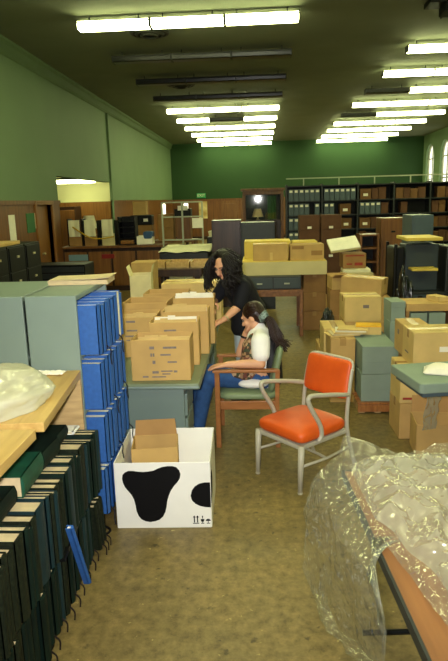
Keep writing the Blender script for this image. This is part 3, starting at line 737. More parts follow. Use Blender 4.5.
def Rface(fwd, roll=0):
    # head frame: local -Y looks along fwd
    y = -V(fwd).normalized(); x = y.cross(V((0,0,1))).normalized(); z = x.cross(y)
    R = Matrix((x, y, z)).transposed(); return R @ Matrix.Rotation(roll, 3, 'Y')
def strands(name, mat, parent, gen, n, r, seed):
    rr = random.Random(seed); m = MB()
    for k in range(n):
        pts = gen(rr)
        m.tube(pts, [r*(1-.55*i/(len(pts)-1)) for i in range(len(pts))], 5)
    o = m.build(name, mat, parent, smooth=True); o.matrix_parent_inverse = parent.matrix_world.inverted(); return o

# --- standing woman, bent over the cartons
P1 = thing('person', 'person with long dark curly hair and black shirt, standing bent over the desk cartons', 'person', (-.12, 5.86, 0))
bpy.context.view_layer.update()
m = MB(); hc = V((-.335, 5.585, 1.405)); HR = Rface((-.50, -.74, -.42))
head_parts(m, hc, HR)
cap(m, [(-.315, 5.61, 1.35), (-.255, 5.665, 1.27)], [.05, .055])
cap(m, [(-.12, 5.84, .93), (-.145, 5.80, 1.05), (-.20, 5.72, 1.17), (-.235, 5.68, 1.24)], [.125,.115,.125,.10])
NS, FS = V((-.155, 5.565, 1.205)), V((-.335, 5.80, 1.215))
cap(m, [NS, (-.235, 5.68, 1.25), FS], [.055, .06, .055])
NE, NW = V((-.205, 5.49, 1.035)), V((-.335, 5.40, .935))
cap(m, [NS, NE, (-.265, 5.45, .99), NW], [.05, .040, .038, .026]); hand_parts(m, NW, (-.85, -.25, -.35), (-.2, -.3, .9), 1, .7)
FE, FW = V((-.445, 5.69, 1.06)), V((-.455, 5.475, 1.085))
cap(m, [FS, FE, FW], [.05, .040, .026]); hand_parts(m, FW, (.02, -.85, -.45), (-.3, -.3, .8), -1, .6)
for s, (hx, hy) in ((-1, (-.17, 5.78)), (1, (-.07, 5.90))):
    cap(m, [(hx, hy, .90), (hx-.01, hy-.02, .5), (hx+.02, hy+.04, .09)], [.09, .06, .042]); cap(m, [(hx+.02, hy+.04, .05), (hx-.09, hy-.06, .035)], [.042, .036])
b1 = fuse(m, 'body', 'skin', P1, .0065, 4)
face_bits(hc, HR, P1)
m = MB()
cap(m, [(-.10, 5.86, .70), (-.115, 5.845, .82), (-.12, 5.84, .93), (-.145, 5.80, 1.05), (-.20, 5.72, 1.17), (-.235, 5.68, 1.235)], [.158,.160,.155,.140,.145,.115])
for hx, hy in ((-.165, 5.785), (-.07, 5.895)): cap(m, [(hx-.005, hy-.01, .79), (hx, hy, .93), (-.145, 5.80, 1.06)], [.128,.128,.12])
cap(m, [NS, (-.235, 5.68, 1.255), FS], [.072, .075, .072])
cap(m, [NS, NS.lerp(NE, .85)], [.074, .066]); cap(m, [FS, FS.lerp(FE, .75)], [.070, .064])
cap(m, [(-.275, 5.65, 1.29), (-.25, 5.67, 1.26)], [.066, .08])
fuse(m, 'shirt', 'navy', P1, .010, 8)
m = MB()
for s, (hx, hy) in ((-1, (-.17, 5.78)), (1, (-.07, 5.90))): cap(m, [(hx, hy, .88), (hx-.01, hy-.02, .5), (hx+.02, hy+.04, .10)], [.105, .080, .066])
fuse(m, 'trousers', 'paleblue', P1, .010, 6)
for s, (hx, hy) in ((-1, (-.17, 5.78)), (1, (-.07, 5.90))):
    m = MB(); cap(m, [(hx+.03, hy+.05, .045), (hx-.10, hy-.07, .038)], [.05, .044]); fuse(m, 'shoe', 'black_cloth', P1, .008, 4)
m = MB()
def ringband(m, c, ax, r, w=.012):
    ax = V(ax).normalized(); a = ax.cross(V((0,0,1))).normalized(); b = ax.cross(a)
    m.tube([V(c)+(a*math.cos(2*PI*k/16)+b*math.sin(2*PI*k/16))*r for k in range(17)], w*.5, 6, cap=False); return m
ringband(m, NW+V((.02,.005,.01)), NW-NE, .031, .014); o = m.build('bracelet', 'brass', P1); o.matrix_parent_inverse = P1.matrix_world.inverted()
m = MB()
m.ball(hc+HR @ V((0,.045,.035)), (.108,.095,.108), 20, 14, HR.to_4x4())
m.ball(hc+HR @ V((0,.085,-.06)), (.13,.075,.12), 20, 14, HR.to_4x4())
hb = fuse(m, 'hair', 'hairdark', P1, .010, 6)
def curly(rr):
    a = rr.uniform(-1.25, 1.25)*PI*.62; el = rr.uniform(.0, 1.0)
    # direction around the head: a=0 is the back of the head
    dr = V((math.sin(a)*math.cos(el*.9), math.cos(a)*math.cos(el*.9), math.sin(el*1.45)))
    root = V((dr.x*.080, .02+dr.y*.088, .04+dr.z*.088)); out = V((dr.x, dr.y*.9, .2))
    L = rr.uniform(.20, .34); n = 16; ph = rr.uniform(0, 6.28); sp = rr.uniform(.045, .085); pts = []
    for k in range(n+1):
        q = k/n; c = root+out*(sp*math.sin(min(1, q*1.6)*PI*.5)*1.25)
        w = V((0,0,-1)); cur = .014*(.3+q)
        pts.append((c, q, V((math.cos(ph+q*20)*cur, math.sin(ph+q*20)*cur, 0)), L))
    res = []
    for c, q, wv, L in pts:
        g = hc+HR @ (c+wv); g.z -= L*max(0, q-.12)**1.15; res.append(g)
    return res
strands('curls', 'hairdark', P1, curly, 420, .0085, 4)

# --- seated woman
P2 = thing('person', 'person with brown ponytail, white sleeves and floral vest, sitting in the wooden armchair', 'person', (.0, 4.91, 0))
bpy.context.view_layer.update()
m = MB(); hc2 = V((-.065, 4.945, 1.040)); HR2 = Rface((-.84, .30, -.48))
head_parts(m, hc2, HR2)
cap(m, [(-.05, 4.93, 1.00), (-.02, 4.91, .92)], [.05, .055])
cap(m, [(.015, 4.91, .53), (.02, 4.91, .66), (.0, 4.91, .78), (-.01, 4.91, .87)], [.125,.112,.118,.10])
NS2, FS2 = V((-.005, 4.745, .875)), V((-.03, 5.075, .88))
cap(m, [NS2, (-.01, 4.91, .90), FS2], [.05, .06, .05])
NE2, NW2 = V((-.005, 4.685, .705)), V((-.275, 4.665, .708))
cap(m, [NS2, NE2, (-.10, 4.675, .71), NW2], [.048, .040, .038, .026]); hand_parts(m, NW2, (-.97, .0, -.12), (0, -.1, 1), 1, .35)
FE2, FW2 = V((-.185, 5.05, .70)), V((-.130, 4.98, .895))
cap(m, [FS2, FE2, FW2], [.048, .038, .026]); hand_parts(m, FW2, (.28, -.05, .95), (-.9, .2, .2), 1, .9)
KN = []
for y, kx in ((4.82, -.46), (4.99, -.50)):
    cap(m, [(.0, y, .54), (kx, y+.02, .55), (kx-.10, y+.03, .09)], [.085, .058, .042]); cap(m, [(kx-.10, y+.03, .05), (kx-.21, y+.03, .03)], [.04, .033])
fuse(m, 'body', 'skin', P2, .0065, 4); face_bits(hc2, HR2, P2)
m = MB()
cap(m, [(.015, 4.91, .52), (.02, 4.91, .66), (.0, 4.91, .78), (-.01, 4.91, .86)], [.140,.124,.130,.112])
cap(m, [NS2, (-.01, 4.91, .895), FS2], [.070, .074, .070]); cap(m, [NS2, NS2.lerp(NE2, .55)], [.080, .076]); cap(m, [FS2, FS2.lerp(FE2, .6)], [.074, .068])
m.ball((-.07, 4.83, .52), (.16, .135, .055)); cap(m, [(-.02, 4.92, .95), (-.01, 4.91, .9)], [.062, .08])
fuse(m, 'shirt', 'white', P2, .009, 8)
m = MB()   # vest: back panel dark satin, front panels floral
for y in (4.815, 4.975): cap(m, [(-.20, y, .585), (-.12, y-.005, .60), (-.095, y, .68), (-.09, y, .78), (-.06, y+.01, .88)], [.066,.088,.078,.074,.05])
fuse(m, 'vest_front', 'floral', P2, .009, 6)
m = MB(); cap(m, [(.085, 4.855, .54), (.085, 4.865, .7), (.06, 4.885, .82)], [.095,.085,.078]); cap(m, [(.085, 4.965, .54), (.085, 4.955, .7), (.06, 4.935, .82)], [.095,.085,.078]); fuse(m, 'vest_back', 'black_cloth', P2, .009, 6)
m = MB()
for y, kx in ((4.82, -.46), (4.99, -.50)): cap(m, [(.0, y, .535), (kx, y+.02, .545), (kx-.09, y+.03, .12)], [.088, .074, .062])
m.ball((.02, 4.91, .53), (.13, .165, .09)); fuse(m, 'jeans', 'jeans', P2, .009, 6)
for y, kx in ((4.82, -.46), (4.99, -.50)):
    m = MB(); cap(m, [(kx-.09, y+.03, .05), (kx-.21, y+.03, .037)], [.05, .042]); fuse(m, 'shoe', 'white', P2, .008, 4)
m = MB(); ringband(m, FW2+V((-.012,.01,-.025)), FW2-FE2, .03, .018); o = m.build('wristwatch', 'black', P2); o.matrix_parent_inverse = P2.matrix_world.inverted()
m = MB(); m.ball(hc2+HR2 @ V((0,.028,.038)), (.088,.095,.092), 20, 14, HR2.to_4x4()); m.ball(hc2+HR2 @ V((0,.065,-.01)), (.08,.062,.075), 20, 14, HR2.to_4x4())
fuse(m, 'hair', 'hairbrown', P2, .009, 5)
tie = V((.018, 4.865, 1.060))
m = MB()
for k in range(3): ringband(m, tie+V((.005*k,-.003*k,-.012*k+.012)), (.7,-.3,-.6), .032, .032)
o = m.build('scrunchie', 'teal', P2, smooth=True); o.matrix_parent_inverse = P2.matrix_world.inverted()
def sleek(rr):
    a = rr.uniform(-1.9, 1.9); el = rr.uniform(-.1, 1.3)
    dr = V((math.sin(a)*math.cos(el), .25-.75*math.cos(abs(a))*math.cos(el)*0-.6+abs(0), math.sin(el)))
    s = V((math.sin(a)*.09*math.cos(el*.8), .028-math.cos(a)*.075*math.cos(el)*.8, .03+.095*math.sin(max(0, el))))
    A = hc2+HR2 @ s; mid = hc2+HR2 @ V((s.x*.95, .09, s.z*.6+.01))
    return bez([A, A.lerp(mid, .5)+(A.lerp(mid, .5)-hc2).normalized()*.016, mid, tie], 5)
def tail(rr):
    j = V((rr.gauss(0,.018), rr.gauss(0,.014), 0)); e = V((rr.gauss(0,.03), rr.gauss(0,.025), rr.gauss(0,.02)))
    return bez([tie, tie+V((.045,-.018,-.01))+j*.7, tie+V((.085,-.045,-.095))+j, tie+V((.115,-.065,-.175))+j*1.2, tie+V((.165,-.085,-.235))+e], 5)
strands('hair_strands', 'hairbrown', P2, sleek, 130, .006, 8)
strands('ponytail', 'hairbrown', P2, tail, 120, .0065, 9)
# ------------------------------------------------------------------ plastic-covered table
TR = math.radians(3.7); T0 = (.468, 1.33, 0)
t = thing('work_table', 'brown table with dark metal edge, half hidden under clear plastic sheeting', 'table', T0, TR)
TL, TW, TZ = 1.32, .95, .74
MB().bb(0, TW, 0, TL, TZ-.028, TZ).build('table_top', 'tablewood', t, bev=.003)
MB().bb(-.012, 0, -.012, TL+.012, TZ-.04, TZ+.001).bb(0, TW, TL, TL+.012, TZ-.04, TZ+.001).build('edge_band', 'darkgrey', t, bev=.002)
for y in (.22, TL-.34):
    for x in (.34, TW-.1): MB().tube([(x, y, 0), (x, y, TZ-.028)], .014, 8).build('leg', 'blackmetal', t)
    MB().tube([(.02, y, .14), (TW-.1, y, .14)], .012, 8).build('crossbar', 'blackmetal', t)
def rid(p, f, s): return 1-abs(noise.noise(V((p.x*f+s*3.7, p.y*f-s*1.3, p.z*f+s))))*2.2
def warp(p, a): return p+V((noise.noise(p*3+V((4,0,0))), noise.noise(p*3+V((0,7,0))), noise.noise(p*3+V((0,0,2)))))*a
def crinkle(p):
    p = warp(p, .10)
    return .55*max(-.3, rid(p, 2.6, 1))+.30*max(-.3, rid(p, 5.7, 4))+.15*max(-.3, rid(p, 12, 7))
def sheet():
    m = MB(); nu, nv = 220, 180
    def f(a, b):
        tt = .16+b*(TL+.06-.16)                   # along the table
        s0 = max(0, (.72-tt))*.15                 # towards the front the border lies on the top
        k = min(1, max(0, (tt-.66)/.08)); k = k*k*(3-2*k)
        s1 = -.86*k+(s0+.012)*(1-k); s = s1+(TW+.04-s1)*a
        if s >= 0:
            p = V((s, tt, 0)); w = max(0, crinkle(p))
            far = max(0, (tt-1.0)/.32)
            z = .006+.030*w*(1+.8*far)+.03*far*far+.05*max(0, 1-((s-.02)**2+(tt-1.32)**2)/.03)*far+.03*max(0, 1-((s-.62)**2+(tt-1.34)**2)/.05)*far
            lift = 1 if k > .5 else min(1, .25+s/.1)
            return V((s, tt, TZ+.004+z*lift))
        d = -s; q = d/.86; far = min(1, max(0, (tt-.66)/.62))
        p = V((tt*1.15, d*.55, 2+d*.2)); fold = .075*crinkle(p)+.03*crinkle(p*2.1+V((3,0,0)))
        out = (.02+.05*far)*min(1, (d/.12))**.6+.03*math.sin(min(1, q)*PI)*far
        x = -.014-out-fold*min(1, d/.12)*(.35+.5*far)
        y = tt+.045*noise.noise(V((d*5, tt*4, 3)))*q*1.5-.34*min(1, d/.22)*(1-far)**1.1+.02*far*q
        top = .05*max(0, 1-((tt-1.32)**2)/.03)*max(0, 1-d/.16)
        low = .06+.34*(1-far)**1.4
        sl = .3+.2*far; z = TZ+.010+top-max(0, d-.16)*1.0-sl*min(d, .16)
        if z < low: x += min(.10, (low-z)*.5); z = low-.03*min(1, (low-z)/.2)+.02*noise.noise(V((tt*8, d*8, 0)))
        return V((x, y, max(z, .01)))
    m.grid(nu, nv, f); o = m.build('plastic_sheet', 'plastic', smooth=True)
    o.location = T0; o.rotation_euler = (0, 0, TR); return o
tag(sheet(), 'clear crumpled plastic sheet draped over the brown table and down to the floor', 'plastic sheet')
def heap():
    m = MB()
    def f(a, b):
        t_ = .30+(TL-.02-.30)*b; lo = .012+.05*min(1, max(0, (.80-t_)/.1))+.20*max(0, .70-t_); s_ = lo+(TW-.05-lo)*a
        p = V((s_, t_, 5)); e = min(1, a/.10, (1-a)/.12, b/.12, (1-b)/.08); e = max(0, e)**.6
        wq = crinkle(p*1.15); w2 = crinkle(p*2.6+V((5,1,0)))
        return V((s_+.03*noise.noise(p*5+V((9,0,0)))*(1-e)*min(1, max(0, .85-t_)*8)+.02*w2*e, t_+.03*noise.noise(p*5)*(1-e)+.02*noise.noise(p*9)*e, TZ+.046+.012*b*e+.16*max(0, a-.35)**1.5*b*e+e*(.065*max(-.1, wq)+.035*w2)))
    m.grid(170, 170, f); o = m.build('plastic_sheet', 'plastic2', smooth=True); o.location = T0; o.rotation_euler = (0, 0, TR); return o
tag(heap(), 'second plastic sheet heaped in shiny folds on the brown table top', 'plastic sheet')

# ------------------------------------------------------------------ right aisle: grey table top and cartons
t = thing('typing_table', 'grey-topped low table at the right edge holding a white bundle', 'table', (1.065, 3.92, 0), math.radians(10))
MB().prism([(.0,.02),(.02,0),(.72,0),(.72,.52),(0,.52)], lambda u, v, w: V((u, v, .69+w)), .07).build('table_top', 'greybox', t, bev=.008)
MB().bb(.03, .69, .03, .49, .655, .69).build('apron', 'bluegrey', t, bev=.004)
for x in (.66,): 
    for y in (.06, .5): MB().tube([(x, y, 0), (x, y, .65)], .016, 8).build('leg', 'darkgrey', t)
m = MB(); m.grid(16, 10, lambda u, v: V((-.13+.26*u, -.09+.18*v, .012+.052*math.sin(PI*min(1,max(0,u)))**.5*math.sin(PI*v)**.4+.01*noise.noise(V((u*5, v*5, 1))))))
m.bb(-.12, .12, -.08, .08, 0, .012); o = m.build('paper_bundle', 'paper', smooth=False); o.location = (1.29, 4.20, .762); o.rotation_euler = (0,0,-.3)
tag(o, 'white paper bundle lying on the grey-topped table', 'papers')
def st(x, y, z, w, l, h, rz, lab, **k): return carton((x, y, z), rz, (w, l, h), lab, **k)
st(1.39, 5.00, 0, .50, .36, .315, .02, 'brown carton on the floor behind the low carton, bottom of its stack', mat='card')
st(1.39, 5.00, .316, .50, .36, .305, .0, 'brown carton in the middle of the stack behind the grey-topped table', mat='card2', marks=[('-y','redink',[(.05,.25,.1,.16)])])
st(1.545, 5.40, 0, .50, .38, .315, 0, 'brown carton on the floor second in behind the grey-topped table', mat='card3')
st(1.545, 5.40, .316, .50, .38, .305, 0, 'brown carton on top of the second floor carton behind the grey-topped table', mat='card3')
st(1.44, 4.985, .622, .42, .34, .29, .02, 'tan carton with white label on top of the stack behind the grey-topped table', mat='card2', marks=[('-y','paper',[(.5,.85,.45,.6)]), ('-x','ink',[(.3,.6,.3,.34)])])
st(1.345, 5.34, .622, .22, .30, .28, .03, 'narrow tan carton left behind the white-labelled carton', mat='card', marks=[('-x','ink',[(.4,.55,.6,.75)])])
st(1.375, 4.58, 0, .34, .30, .27, -.08, 'low open carton with plastic in it under the grey-topped table', kind='open', mat='card', flaps=(0,0,1,0), fa=(0,0,.4,0))
st(1.68, 4.46, 0, .22, .26, .27, 0, 'dark brown carton on the floor beneath the grey table at the frame edge', mat='card4', tape=False)
st(1.66, 4.44, .272, .25, .3, .15, .1, 'dark brown box with pale rim under the grey table, upper of two', mat='card4', fmat='card', tape=False)
m = MB(); m.grid(14, 24, lambda u, v: V((-.06+.12*u+.015*noise.noise(V((v*5,u*3,0))), .02*noise.noise(V((u*5, v*6, 1))), .36*v)))
o = m.build('plastic_bag', 'bagclear', smooth=True); o.location = (1.27, 4.40, .25); o.rotation_euler = (.15, 0, .3); tag(o, 'grey plastic bag hanging out of the low open carton', 'bag')
# pallet with grey archive boxes
t = thing('pallet', 'small wooden pallet on the floor carrying grey archive boxes', 'pallet', (1.09, 5.85, 0))
for x in (-.15, .0, .15): MB().bb(x-.03, x+.03, -.40, .42, .0, .085).build('runner', 'midwood' if 0 else 'oakside', t, bev=.003)
MB().bb(-.19, .19, -.425, -.402, .02, .084).build('front_board', 'chairwood', t, bev=.003)
for k in range(6): MB().bb(-.19, .19, -.41+.145*k, -.31+.145*k, .086, .106).build('deck_board', 'chairwood', t, bev=.003)
def abox(loc, lab, d=(.315,.40,.265), rz=0, grp=None):
    w, l, h = d; t = thing('archive_box', lab, 'box', loc, rz, grp)
    MB().bb(-w/2+.003, w/2-.003, -l/2+.003, l/2-.003, 0, h*.6).build('body', 'greybox', t, bev=.003)
    MB().bb(-w/2, w/2, -l/2, l/2, h*.42, h).build('lid', 'greybox', t, bev=.004); return t
abox((1.09, 5.67, .107), 'grey archive box at the bottom of the front stack on the pallet')
abox((1.092, 5.67, .376), 'grey archive box on top of the front stack on the pallet', rz=.02)
abox((1.09, 6.075, .107), 'grey archive box at the bottom of the rear stack on the pallet', (.315,.38,.265))
abox((1.09, 6.075, .376), 'grey archive box on top of the rear stack, under the yellow paper', (.315,.38,.265))
# carton row beside the aisle
for i, (x, y, w, l) in enumerate([(.80, 5.98, .24, .44), (.79, 6.47, .25, .44), (.79, 6.96, .25, .44)]):
    pl = ['nearest', 'middle', 'farthest'][i]
    st(x, y, 0, w, l, .33, 0, 'brown floor carton along the aisle, %s of three in the row' % pl, mat='card')
    if i < 2: st(x, y, .331, w, l, .32, .0, 'tan carton stacked on the %s aisle carton' % pl, mat='card2' if i else 'card')
for k in range(5):
    m = MB(); m.bb(-.15, .15, -.115, .115, 0, .007); m.bb(-.15, .15, -.118, -.114, .0, .012); o = m.build('file_folder', ['kraft','cream','kraft','paper','kraft'][k], bev=.001)
    o.location = (.81+.03*k, 5.95+.01*k, .655+.0125*k); o.rotation_euler = (0, 0, .25-.12*k)
    tag(o, 'kraft folder lying %s from the bottom of the messy pile on the aisle carton' % nth(k), 'folder', 'messy folders on the aisle carton')
t = thing('paper_pad', 'bright yellow paper pad on top of the rear grey archive boxes', 'papers', (1.09, 6.06, .642), -.15)
MB().bb(-.13, .13, -.09, .09, 0, .075).build('folder_stack', 'kraft', t); MB().bb(-.12, .13, -.085, .09, .076, .088).build('yellow_sheet', 'yellowpad', t)
st(1.14, 6.75, 0, .42, .40, .33, 0, 'brown floor carton under the tan carton with a small label', mat='card3')
st(1.14, 6.75, .331, .42, .40, .325, 0, 'brown carton directly under the tan carton with a small label', mat='card')
st(1.12, 6.73, .657, .40, .36, .275, .0, 'tan carton with a small dark label beyond the yellow pad', mat='card2', marks=[('-y','ink',[(.5,.66,.55,.68)])])
def crumple(name, mat, loc, r, lab, seed, cat='bag'):
    o = blob(name, mat, loc, r[0], r[1], r[2], seed, .35, 2.6, .5, 14); tag(o, lab, cat); return o
crumple('plastic_bag', 'bagdark', (.785, 6.97, .332), (.09, .15, .26), 'crumpled shiny black plastic bag on the farthest aisle carton', 11)
st(1.28, 7.42, 0, .55, .45, .42, 0, 'large brown floor carton under the tilted long carton', mat='card3')
st(1.28, 7.42, .421, .55, .45, .40, 0, 'large brown carton supporting the tilted long carton', mat='card')
st(1.27, 7.40, .845, .50, .30, .20, -.18, 'long tan carton lying askew on top of the big brown cartons', mat='card', rot=(0, .05, -.45))
# crate with grey boxes
st(1.63, 6.16, 0, .68, .46, .40, 0, 'brown carton on the floor under the wooden crate of grey boxes', mat='card3')
t = thing('wooden_crate', 'open-fronted brown crate holding two blue-grey boxes', 'crate', (1.70, 6.16, .401))
MB().bb(-.25, .25, -.18, .18, 0, .02).build('base', 'card', t); MB().bb(-.25, .25, -.18, .18, .47, .545).build('top_board', 'card', t, bev=.003)
for s in (-1, 1): MB().bb(s*.235-.015, s*.235+.015, -.18, .18, .02, .469).build('side', 'card3', t)
MB().bb(-.22, .22, .165, .18, .02, .46).build('back', 'card4', t)
MT_g = MT['bluegrey']
def gbox(loc, lab, d, rz=0, mat='greybox', rot=None):
    w, l, h = d; t = thing('archive_box', lab, 'box', loc, rz, None, rot)
    MB().bb(-w/2, w/2, -l/2, l/2, 0, h*.75).build('body', mat, t, bev=.004); MB().bb(-w/2-.003, w/2+.003, -l/2-.003, l/2+.003, h*.7, h).build('lid', mat, t, bev=.004); return t
for i, x in enumerate((1.575, 1.755)): gbox((x, 6.11, .422), 'blue-grey box inside the open crate, %s one' % ('left' if i == 0 else 'right'), (.155,.26,.43))
gbox((1.36, 6.10, .402), 'tall blue-grey archive box standing left of the crate', (.14,.3,.37))
gbox((1.357, 6.10, .774), 'blue-grey archive box turned askew on top of the tall one by the crate', (.14,.28,.2), rot=(0, .0, .06))
st(1.80, 6.16, .947, .12, .2, .05, .4, 'small tan carton lid lying on the crate', mat='card2', tape=False)

# dark cart with yellow boards, blue-grey cabinets behind
t = thing('equipment_cart', 'dark metal cart with two yellow boards and blue-grey panels, right aisle', 'cart', (2.09, 8.05, 0))
for x in (-.36, .36):
    for y in (-.25, .25): MB().tube([(x, y, 0), (x, y, 1.40)], .022, 8).build('post', 'blackmetal', t)
for z in (.25, .75): MB().bb(-.37, .37, -.27, .27, z, z+.03).build('shelf', 'darkgrey', t, bev=.004)
MB().bb(-.20, .22, -.10, .25, .78, 1.38).build('panel', 'shadepanel', t, bev=.01)
t2 = MB().bb(-.24, .20, -.34, .28, 1.44, 1.48).build('yellow_board', 'yelboard', t, bev=.004)
MB().bb(-.16, .16, -.33, .0, 1.06, 1.09).build('yellow_board', 'yelboard', t, bev=.004)
MB().bb(-.38, -.24, -.24, .2, .28, 1.36).build('side_rack', 'blackmetal', t, bev=.02); MB().bb(.28, .38, -.24, .2, .28, 1.36).build('side_rack', 'darkgrey', t, bev=.02)
crumple('plastic_bag', 'bagdark', (1.76, 7.42, .0), (.11, .15, .72), 'dark crumpled plastic wrapping hanging down the cart side', 21)
def cabinet(loc, d, mat, lab, name='steel_cabinet', cat='cabinet', cols=1, rows=4, rz=0, knob='brass', dmat=None, group=None):
    w, l, h = d; t = thing(name, lab, cat, loc, rz, group)
    MB().bb(-w/2, w/2, -l/2, l/2, 0, h).build('body', mat, t, bev=.008)
    for c in range(cols):
        for r_ in range(rows):
            x0 = -w/2+.02+(w-.04)*c/cols; x1 = -w/2+.02+(w-.04)*(c+1)/cols; z0 = .06+(h-.08)*r_/rows; z1 = .06+(h-.08)*(r_+1)/rows
            dr = MB().bb(x0+.008, x1-.008, -l/2-.016, -l/2-.001, z0+.008, z1-.008).build('drawer', dmat or mat, t, bev=.004)
            k = MB(); k.bb((x0+x1)/2-.035, (x0+x1)/2+.035, -l/2-.034, -l/2-.016, z0+(z1-z0)*.55, z0+(z1-z0)*.55+.03); k.build('handle', knob, dr, bev=.004)
    return t
cabinet((2.74, 7.95, 0), (.5, .6, 1.36), 'bluegrey', 'blue-grey filing cabinet beside the dark cart at the right edge', rows=4, knob='darkgrey')
cabinet((2.37, 9.3, 0), (.31, .6, 1.72), 'bluegrey', 'tall blue-grey cabinet rising behind the dark cart', rows=2, knob='darkgrey')
cabinet((2.37, 11.2, 0), (.42, .5, 1.62), 'midwood', 'brown wooden cabinet left of the tall blue-grey cabinet', 'wooden_cabinet', rows=3, knob='blackmetal')
t = thing('pigeonhole_rack', 'dark open rack with brown shelves, left of the brown wooden cabinet', 'rack', (1.92, 10.9, 0))
for x in (-.15, .15): MB().bb(x-.02, x+.02, -.2, .2, 0, 1.36).build('side', 'midwood', t)
for z in (.1, .40, .62, .86, 1.1, 1.33): MB().bb(-.13, .13, -.2, .2, z, z+.025).build('shelf', 'midwood', t)
MB().bb(-.13, .13, .18, .2, 0, 1.33).build('back', 'blackmetal', t)
# pile of cartons beyond the long carton
st(1.16, 8.45, 0, .40, .36, .40, 0, 'brown floor carton below the flat white cartons, nearest of the far pile', mat='card3')
st(1.16, 8.45, .401, .40, .36, .36, 0, 'brown carton second up in the nearest far pile', mat='card3')
st(1.12, 8.43, .762, .30, .32, .17, .1, 'small open brown carton on the nearest far pile', kind='open', mat='card', flaps=(1,0,1,1), fa=(1.6,0,1.5,1.2))
st(1.66, 8.75, 0, .46, .40, .45, 0, 'brown floor carton under the pair of white flat boxes', mat='card3')
st(1.66, 8.75, .451, .46, .40, .30, 0, 'wide brown carton with a dark hand hole in the far pile', mat='card', hole=True)
st(1.45, 9.25, 0, .50, .45, .45, 0, 'brown floor carton farthest back in the far pile', mat='card3')
st(1.45, 9.25, .451, .50, .45, .40, 0, 'brown carton under the white flat box in the far pile', mat='card')
st(1.44, 9.05, .853, .42, .36, .055, .05, 'white flat box in the far pile, lower of two', mat='paleboard', tape=False)
st(1.43, 9.1, .91, .40, .34, .05, -.03, 'white flat box in the far pile, upper of two', mat='matt', tape=False)
st(1.40, 9.2, .962, .34, .36, .22, .02, 'brown lidded carton with red print on the white flat boxes', mat='card3', tape=False, marks=[('-y','redink',[(.15,.4,.25,.35),(.5,.85,.2,.4),(.1,.9,.82,.9)])])
t = thing('flat_box', 'large white flat box lying tilted on top of the red-printed carton', 'box', (1.26, 9.20, 1.29), 0, None, (.42, -.12, .05))
MB().bb(-.22, .22, -.18, .18, 0, .03).build('tray', 'paleboard', t, bev=.003); MB().bb(-.22, .22, -.18, .18, .031, .045).build('lid', 'paper', t, bev=.003)
cols = [(.98, 12.2), (1.40, 12.2)]
for c, (x, y) in enumerate(cols):
    for k in range(6):
        t = carton((x, y, .01+k*.278), 0, (.40, .40, .277), 'dark brown box, %s from the floor in the %s column before the shelves' % (nth(k), ['left','right'][c]), mat='card4', tape=False, group='dark brown boxes stacked before the shelves', marks=[('-y','paper',[(.40,.60,.06,.22)])] if k >= 3 else None)

# ------------------------------------------------------------------ centre table with pale long box
t = thing('wooden_table', 'small wooden table with thin legs carrying the grey drawer unit', 'table', (.20, 9.15, 0))
MB().bb(-.45, .43, -.40, .40, .66, .70).build('table_top', 'tablewood', t, bev=.004)
for x in (-.42, .40):
    for y in (-.37, .37): MB().bb(x-.025, x+.025, y-.025, y+.025, 0, .66).build('leg', 'tablewood', t, bev=.003)
MB().bb(-.42, .40, -.385, -.365, .60, .66).build('apron', 'tablewood', t)
t = thing('drawer_unit', 'grey metal drawer unit on the small wooden table', 'drawer unit', (.20, 9.12, .701))
MB().bb(-.42, .40, -.33, .33, 0, .19).build('body', 'darkgrey', t, bev=.004)
for k in range(2):
    d = MB().bb(-.40+.4*k, -.02+.4*k, -.35, -.331, .02, .17).build('drawer', 'shadepanel', t, bev=.003); MB().bb(-.25+.4*k, -.17+.4*k, -.366, -.35, .08, .1).build('handle', 'steel', d)
t = thing('long_box', 'long pale flat box spanning the centre table under the cartons', 'box', (.37, 9.42, .892))
MB().bb(-.64, .62, -.47, .50, 0, .20).build('tray', 'paleboard', t, bev=.004); MB().bb(-.63, .61, -.46, .49, .20, .207).build('lid', 'yelboard', t)
MB().bb(.50, .60, -.3, .3, 0, 0.001).build('base', 'paleboard', t)
for k in range(3): st(.83, 9.4, .298*k, .34, .45, .296, 0, 'brown carton under the overhanging end of the long pale box, %s from the floor' % nth(k), mat='card3')
st(.16, 9.20, 1.10, .52, .36, .25, 0, 'tan carton on the long pale box, the one with a pale tape mark', mat='card', marks=[('-y','card2',[(.48,.56,.05,.5)])])
st(.70, 9.20, 1.10, .50, .36, .235, .02, 'tan carton on the long pale box, worn with dark patches', mat='card', marks=[('-y','card3',[(.05,.4,.7,.9)]),('-y','card3',[(.62,.95,.3,.6)])])
st(.12, 9.66, 1.10, .72, .5, .27, 0, 'pale yellow carton standing behind the tape-marked carton', mat='yelboard', tape=False)
st(.70, 9.64, 1.10, .38, .45, .25, 0, 'yellowish carton standing behind the worn carton', mat='yelboard', tape=False)
st(.95, 10.9, 0, .44, .35, .3, .2, 'tan floor carton in the shade right of the centre table', mat='card')
